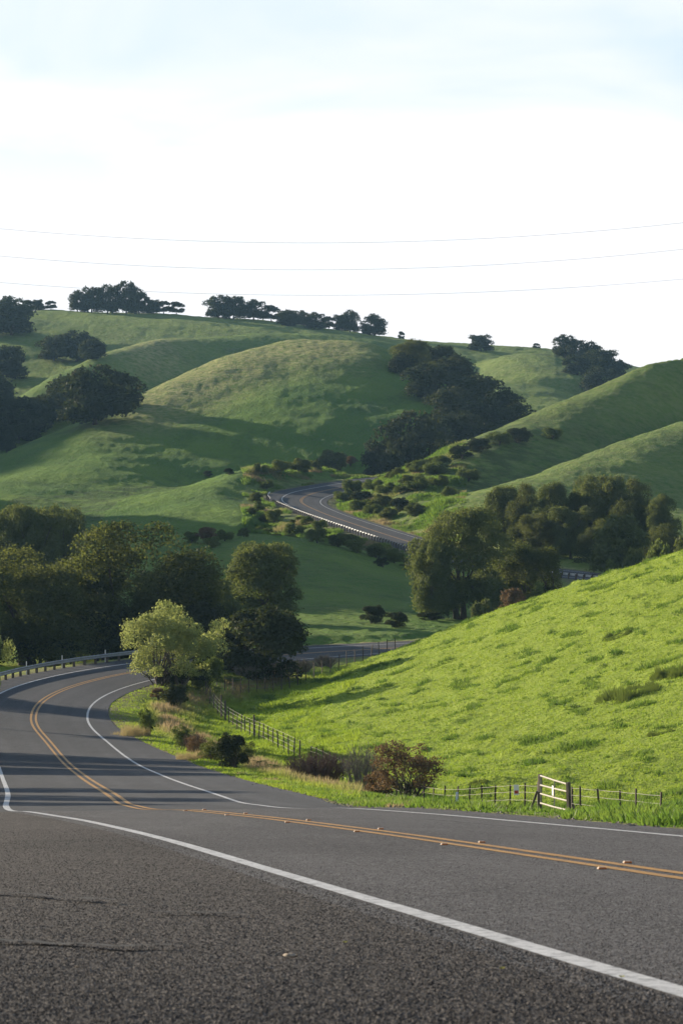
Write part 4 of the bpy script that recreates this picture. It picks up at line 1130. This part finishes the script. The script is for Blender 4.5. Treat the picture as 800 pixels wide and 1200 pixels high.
# small sign on the fence left of the gate
ys_ = y_of_px(606); xs_ = fx(ys_); zs_ = gz(xs_, ys_)
root = empty('fence_sign', (xs_-.05, ys_-.07, zs_)); tag(root, 'small white sign with a red band wired on the fence left of the gate', 'sign')
mb = MB(); mb.box((0,0,.98), (.20,.010,.40), .12); obj('plate', mb.mesh('plate', M_sign), root)
mb = MB(); mb.box((0.001,-.010,.90), (.16,.008,.12), .12); obj('red_band', mb.mesh('red_band', M_red), root)
# flexible marker post
ym = 150.0; xm = at(535, ym); zm = gz(xm, ym)
root = empty('marker_post', (xm, ym, zm)); tag(root, 'pale blue white marker post standing in the grass beside the rusty shrub', 'marker post')
mb = MB(); mb.box((0,0,.38), (.11,.025,.96), 0, .92); obj('post', mb.mesh('marker_blade', M_blue), root)
mb = MB(); mb.box((0,-.016,.72), (.08,.006,.16)); obj('reflector', mb.mesh('reflector', M_sign), root)

def guardrail(label, off, i0, i1, every, post_every=2, delin=None, group='guardrails', mat=None):
    I = np.arange(i0, i1)
    o_ = np.broadcast_to(off, (NR,))[I]
    X = RS[I, 0]+RN[I, 0]*o_; Y = RS[I, 1]+RN[I, 1]*o_; Z = RS[I, 2]+RS[I, 3]*o_
    root = empty('guardrail', (X[0], Y[0], Z[0])); tag(root, label, 'guardrail', group)
    P0 = np.array([X[0], Y[0], Z[0]])
    # W-beam profile: (towards road, height)
    prof = [(0,.44),(.055,.475),(.075,.52),(.02,.565),(-.005,.595),(.02,.625),(.075,.67),(.055,.715),(0,.75)]
    prof2 = [(a-.006, b) for a, b in prof[::-1]]
    pr = np.array(prof+prof2); n = len(I); m = len(pr)
    V = np.empty((n, m, 3))
    for k in range(m):
        V[:, k, 0] = X+RN[I, 0]*pr[k, 0]-P0[0]; V[:, k, 1] = Y+RN[I, 1]*pr[k, 0]-P0[1]; V[:, k, 2] = Z+pr[k, 1]-P0[2]
    Q = [[i*m+k, i*m+(k+1) % m, (i+1)*m+(k+1) % m, (i+1)*m+k] for i in range(n-1) for k in range(m)]
    obj('rail', np_mesh('rail', V.reshape(-1, 3), np.array(Q), mat or M_galv, True), root)
    mb = MB(); mb.box((0,0,.17), (.15,.17,1.02)); pm_ = mb.mesh('rail_post', M_wood)
    mb = MB(); mb.box((0,0,.60), (.13,.16,.33)); bm_ = mb.mesh('rail_block', M_wood)
    for j in range(0, n, post_every):
        rz = math.atan2(RT[I[j], 1], RT[I[j], 0])
        c = np.array([X[j]-RN[I[j], 0]*.24, Y[j]-RN[I[j], 1]*.24, Z[j]])-P0
        o = obj('post', pm_, root, tuple(c)); o.rotation_euler = (0, 0, rz)
        if post_every <= 2:
            b = np.array([X[j]-RN[I[j], 0]*.09, Y[j]-RN[I[j], 1]*.09, Z[j]])-P0
            q = obj('block', bm_, root, tuple(b)); q.rotation_euler = (0, 0, rz)
    if delin:
        mb = MB(); mb.box((0,0,.5), (.07,.03,1.08)); dm = mb.mesh('reflector_post', M_sign)
        for j in range(4, n, delin):
            c = np.array([X[j]-RN[I[j], 0]*.40, Y[j]-RN[I[j], 1]*.40, Z[j]])-P0
            obj('reflector_post', dm, root, tuple(c))
    return root
yy = RS[:, 1]
s_bend = int(np.argmin(np.abs(yy[:400]-248))); e_bend = int(np.argmin(np.hypot(RS[:, 0]+8, RS[:, 1]-312)))
guardrail('long grey guardrail curving round the lower bend in front of the dark oaks', -(WL-.35), s_bend, e_bend, 1, 2, delin=8, mat=simple_mat('shaded_galvanised_steel', (.20,.21,.22), (.34,.35,.36), 2.5, .55, .3))  # darker copy of the rail steel: the shade is put into its colour
up0 = int(np.argmin(np.hypot(RS[:, 0]-17, RS[:, 1]-552))); up1 = int(np.argmin(np.hypot(RS[:, 0]+6.9, RS[:, 1]-690)))
guardrail('bright white guardrail with a row of posts along the outside of the upper road', -(WL-.3), up0, up1-12, 1, 2)
guardrail('short white guardrail piece at the leftmost point of the hairpin', -(WL-.3), up1-6, up1+12, 1, 2)
lo0 = int(np.argmin(np.hypot(RS[:, 0]-50, RS[:, 1]-462))); lo1 = int(np.argmin(np.hypot(RS[:, 0]-27, RS[:, 1]-512)))
guardrail('white guardrail end showing between the tree belt and the pasture crest', -(WL-.3), lo0, lo1, 1, 2)

# chip seal standing out of the near pavement
n = 120000
y = 15.5/(1-rng.uniform(0, 1, n)*(1-15.5/62)); x = rng.uniform(-.102, .102, n)*y
i_, o_, _, _ = road_q(x, y)
k = (o_ > -WL[i_]) & (o_ < WR[i_]) & ((np.abs(o_+LANE) > .11) | (rng.uniform(0, 1, n) < .06)) & ((np.abs(np.abs(o_)-.16) > .09)) & ((o_ < -LANE) | (rng.uniform(0, 1, n) < .7))
x, y, i_, o_ = x[k], y[k], i_[k], o_[k]; n = len(x)
z = RS[i_, 2]+(x-RS[i_, 0])*0+((y-RS[i_, 1])*RT[i_, 1]+(x-RS[i_, 0])*RT[i_, 0])*np.gradient(RS[:, 2])[i_]
r_ = rng.uniform(.005, .0125, n)*np.where(o_ < -LANE, 1.0, .7); a = rng.uniform(0, 6.28, n); tl = rng.normal(0, .35, (2, n))
V = np.stack([np.column_stack([x+np.cos(a+q)*r_, y+np.sin(a+q)*r_, z-.002]) for q in (0, 2.1, 4.2)]+[np.column_stack([x+tl[0]*r_, y+tl[1]*r_, z+r_*.62])], axis=1).reshape(-1, 3)
b = np.arange(n)[:, None]*4
s_ = NM('stone_chips'); t_ = s_.attr('tint')
s_.bsdf(s_.mix(s_.rng(t_, .45, 1.0, 0, 1), (.030,.026,.024), (.20,.175,.155)), .85, spec=.25)
tag(obj('stone_chips', np_mesh('stone_chips', V, np.vstack([b+[0,1,3], b+[1,2,3], b+[2,0,3]]), s_.m, attrs={'tint': np.repeat(rng.uniform(0, 1, n)**1.3, 4)})), 'angular stone chips of the coarse pavement in the foreground', 'stone chips', kind='stuff')
# raised reflective markers on the centre line, in pairs
mb = MB(); mb.box((0,0,.012), (.09,.09,.020), 0, .7); RM = mb.mesh('marker_body', M_ceram)
mb = MB(); mb.box((0,-.047,.013), (.085,.012,.016), 0, .9); RF = mb.mesh('marker_lens', M_amber)
k = 0
words = ['nearest','second','third','fourth','fifth','sixth','seventh','eighth','ninth']
for y_ in (28.5, 37.6, 48.2, 57.5, 66.5, 75, 82.5):
    for sgn, dy in ((-1, 0), (1, 1.6)):
        i = int(np.argmin(np.abs(RS[:300, 1]-(y_+dy))))
        o_ = sgn*.33
        root = empty('road_marker', (RS[i, 0]+RN[i, 0]*o_, RS[i, 1]+RN[i, 1]*o_, RS[i, 2]+.004), math.atan2(RT[i, 1], RT[i, 0])-math.pi/2)
        tag(root, f'raised reflector on the {"near" if sgn < 0 else "far"} side of the yellow line, {words[k//2]} pair from the right', 'road marker', 'raised reflectors along the yellow centre line')
        obj('body', RM, root); obj('lens', RF, root)
        k += 1
# bits lying on the shoulder
M_petal = simple_mat('yellow_petal', (.45,.42,.05), (.6,.55,.08), 40, .6)
M_stone = simple_mat('pale_pebble', (.32,.25,.18), (.5,.42,.33), 30, .8)
def on_road(px, py):
    y = 18.0
    for _ in range(30):
        x = at(px, y); i, off, al, di = road_q([x], [y]); z = RS[i[0], 2]
        y = z*F/(600-py)
    return at(px, y), y, z
for (px_, py_, lb) in [(588,1138,'tiny yellow petal lying between the camera and the thick white line'),(728,1148,'tiny yellow petal lying on the thick white edge line'),(404,1107,'tiny yellow petal on the coarse asphalt left of the white line')]:
    x_, y_, z_ = on_road(px_, py_); mb = MB()
    for q in range(5):
        a = q*1.26; c = np.array([math.cos(a), math.sin(a)])
        mb.add([[0,0,.004],[c[0]*.010-c[1]*.006,c[1]*.010+c[0]*.006,.014],[c[0]*.018,c[1]*.018,.010],[c[0]*.010+c[1]*.006,c[1]*.010-c[0]*.006,.012]], [[0,3,2,1]])
    tag(obj('fallen_petal', mb.mesh('fallen_petal', M_petal), None, (x_, y_, z_+.008)), lb, 'petal')
for (px_, py_, r_, lb) in [(342,1121,.028,'pale tan pebble lying on the coarse asphalt in the middle foreground'),(90,1133,.010,'small pale stone on the asphalt at the lower left'),(252,1193,.010,'small pale stone on the asphalt at the bottom edge')]:
    x_, y_, z_ = on_road(px_, py_); mb = MB()
    rr = np.random.default_rng(int(px_)); ph = np.linspace(0, math.pi, 6)
    mb.tube([[0,0,-.002]]+[[rr.normal(0,.1)*r_,rr.normal(0,.1)*r_,r_*.35*(1-math.cos(a))] for a in ph[1:]], [r_*.6]+[r_*max(.1, math.sin(a*.9+.2)) for a in ph[1:]], 8)
    o = obj('pebble', mb.mesh('pebble', M_stone, True), None, (x_, y_, z_)); o.scale = (1.7, 1, .7); tag(o, lb, 'pebble')

M_tar = simple_mat('tar_seam', (.010,.009,.009), (.022,.020,.019), 30, .8)
for pts_, w_, lb in [([(-30,1101),(20,1103),(70,1106),(130,1108),(200,1109)],.09,'dark tar seam crossing the lower left of the shoulder'),([(-30,1046),(30,1048),(80,1052),(135,1055)],.10,'thin dark tar seam higher up at the left side of the shoulder'),([(180,1068),(240,1070),(300,1072)],.06,'faint short tar seam in the middle of the shoulder')]:
    P_ = np.array([on_road(a_, b_) for a_, b_ in pts_]); t_ = np.linspace(0, len(P_)-1, 60); k_ = np.arange(len(P_))
    C_ = np.stack([np.interp(t_, k_, P_[:, q]) for q in range(3)], 1); C_[:, 1] += gsmooth(rng.normal(0, .10, 60), 3)
    w2 = w_*(.4+np.abs(gsmooth(rng.normal(0, 1.6, 60), 2))); zz_ = -.068
    A_ = C_+np.stack([0*w2, -w2, -w2*zz_*1.0], 1)*1.0; B_ = C_+np.stack([0*w2, w2, w2*zz_], 1)
    A_[:, 2] += .008; B_[:, 2] += .008
    V_ = np.stack([A_, B_], 1).reshape(-1, 3); q_ = np.arange(59)[:, None]*2
    tag(obj('tar_seam', np_mesh('tar_seam', V_, q_+[0, 2, 3, 1], M_tar)), lb, kind='structure')
# power lines crossing the sky
for (a, b, c, dz, lb) in [((0,268),(330,284.5),(800,261),0,'highest of the three thin power lines crossing the sky'),((0,300),(400,316),(800,292),0,'middle one of the three thin power lines crossing the sky'),((0,331),(400,346),(800,327),0,'lowest of the three thin power lines, just above the ridge trees')]:
    co = np.polyfit([a[0], b[0], c[0]], [a[1], b[1], c[1]], 2)
    Yw = 520.0; pts = []
    for p in np.linspace(-900, 1700, 90):
        pts.append([at(p, Yw), Yw, (600-np.polyval(co, p))*Yw/F])
    mb = MB(); mb.tube(pts, .018, 5, cap=False)
    tag(obj('power_line', mb.mesh('power_line', M_cable)), lb, 'power line', 'power lines high across the valley')
# ------------------------------------------------------------------ air
def haze():
    s = bpy.data.materials.new('haze_air'); s.use_nodes = True; t = s.node_tree; t.nodes.clear()
    out = t.nodes.new('ShaderNodeOutputMaterial'); v = t.nodes.new('ShaderNodeVolumePrincipled')
    v.inputs['Color'].default_value = (.38,.66,1.0,1); v.inputs['Density'].default_value = HAZE
    v.inputs['Anisotropy'].default_value = .3
    t.links.new(v.outputs[0], out.inputs['Volume'])
    mb = MB()
    zmin = float(GZ.min())-1.0; zmax = max(110.0, float(GZ.max())+12)
    x0, x1 = float(GX.min())-5, float(GX.max())+5
    mb.box(((x0+x1)/2, (YR[0]+YR[-1])/2, (zmin+zmax)/2), (x1-x0, YR[-1]-YR[0]+10, zmax-zmin))
    o = obj('haze', mb.mesh('haze', s)); tag(o, 'thin pale blue haze filling the valley air', kind='stuff')
HAZE = 0.000045
haze()
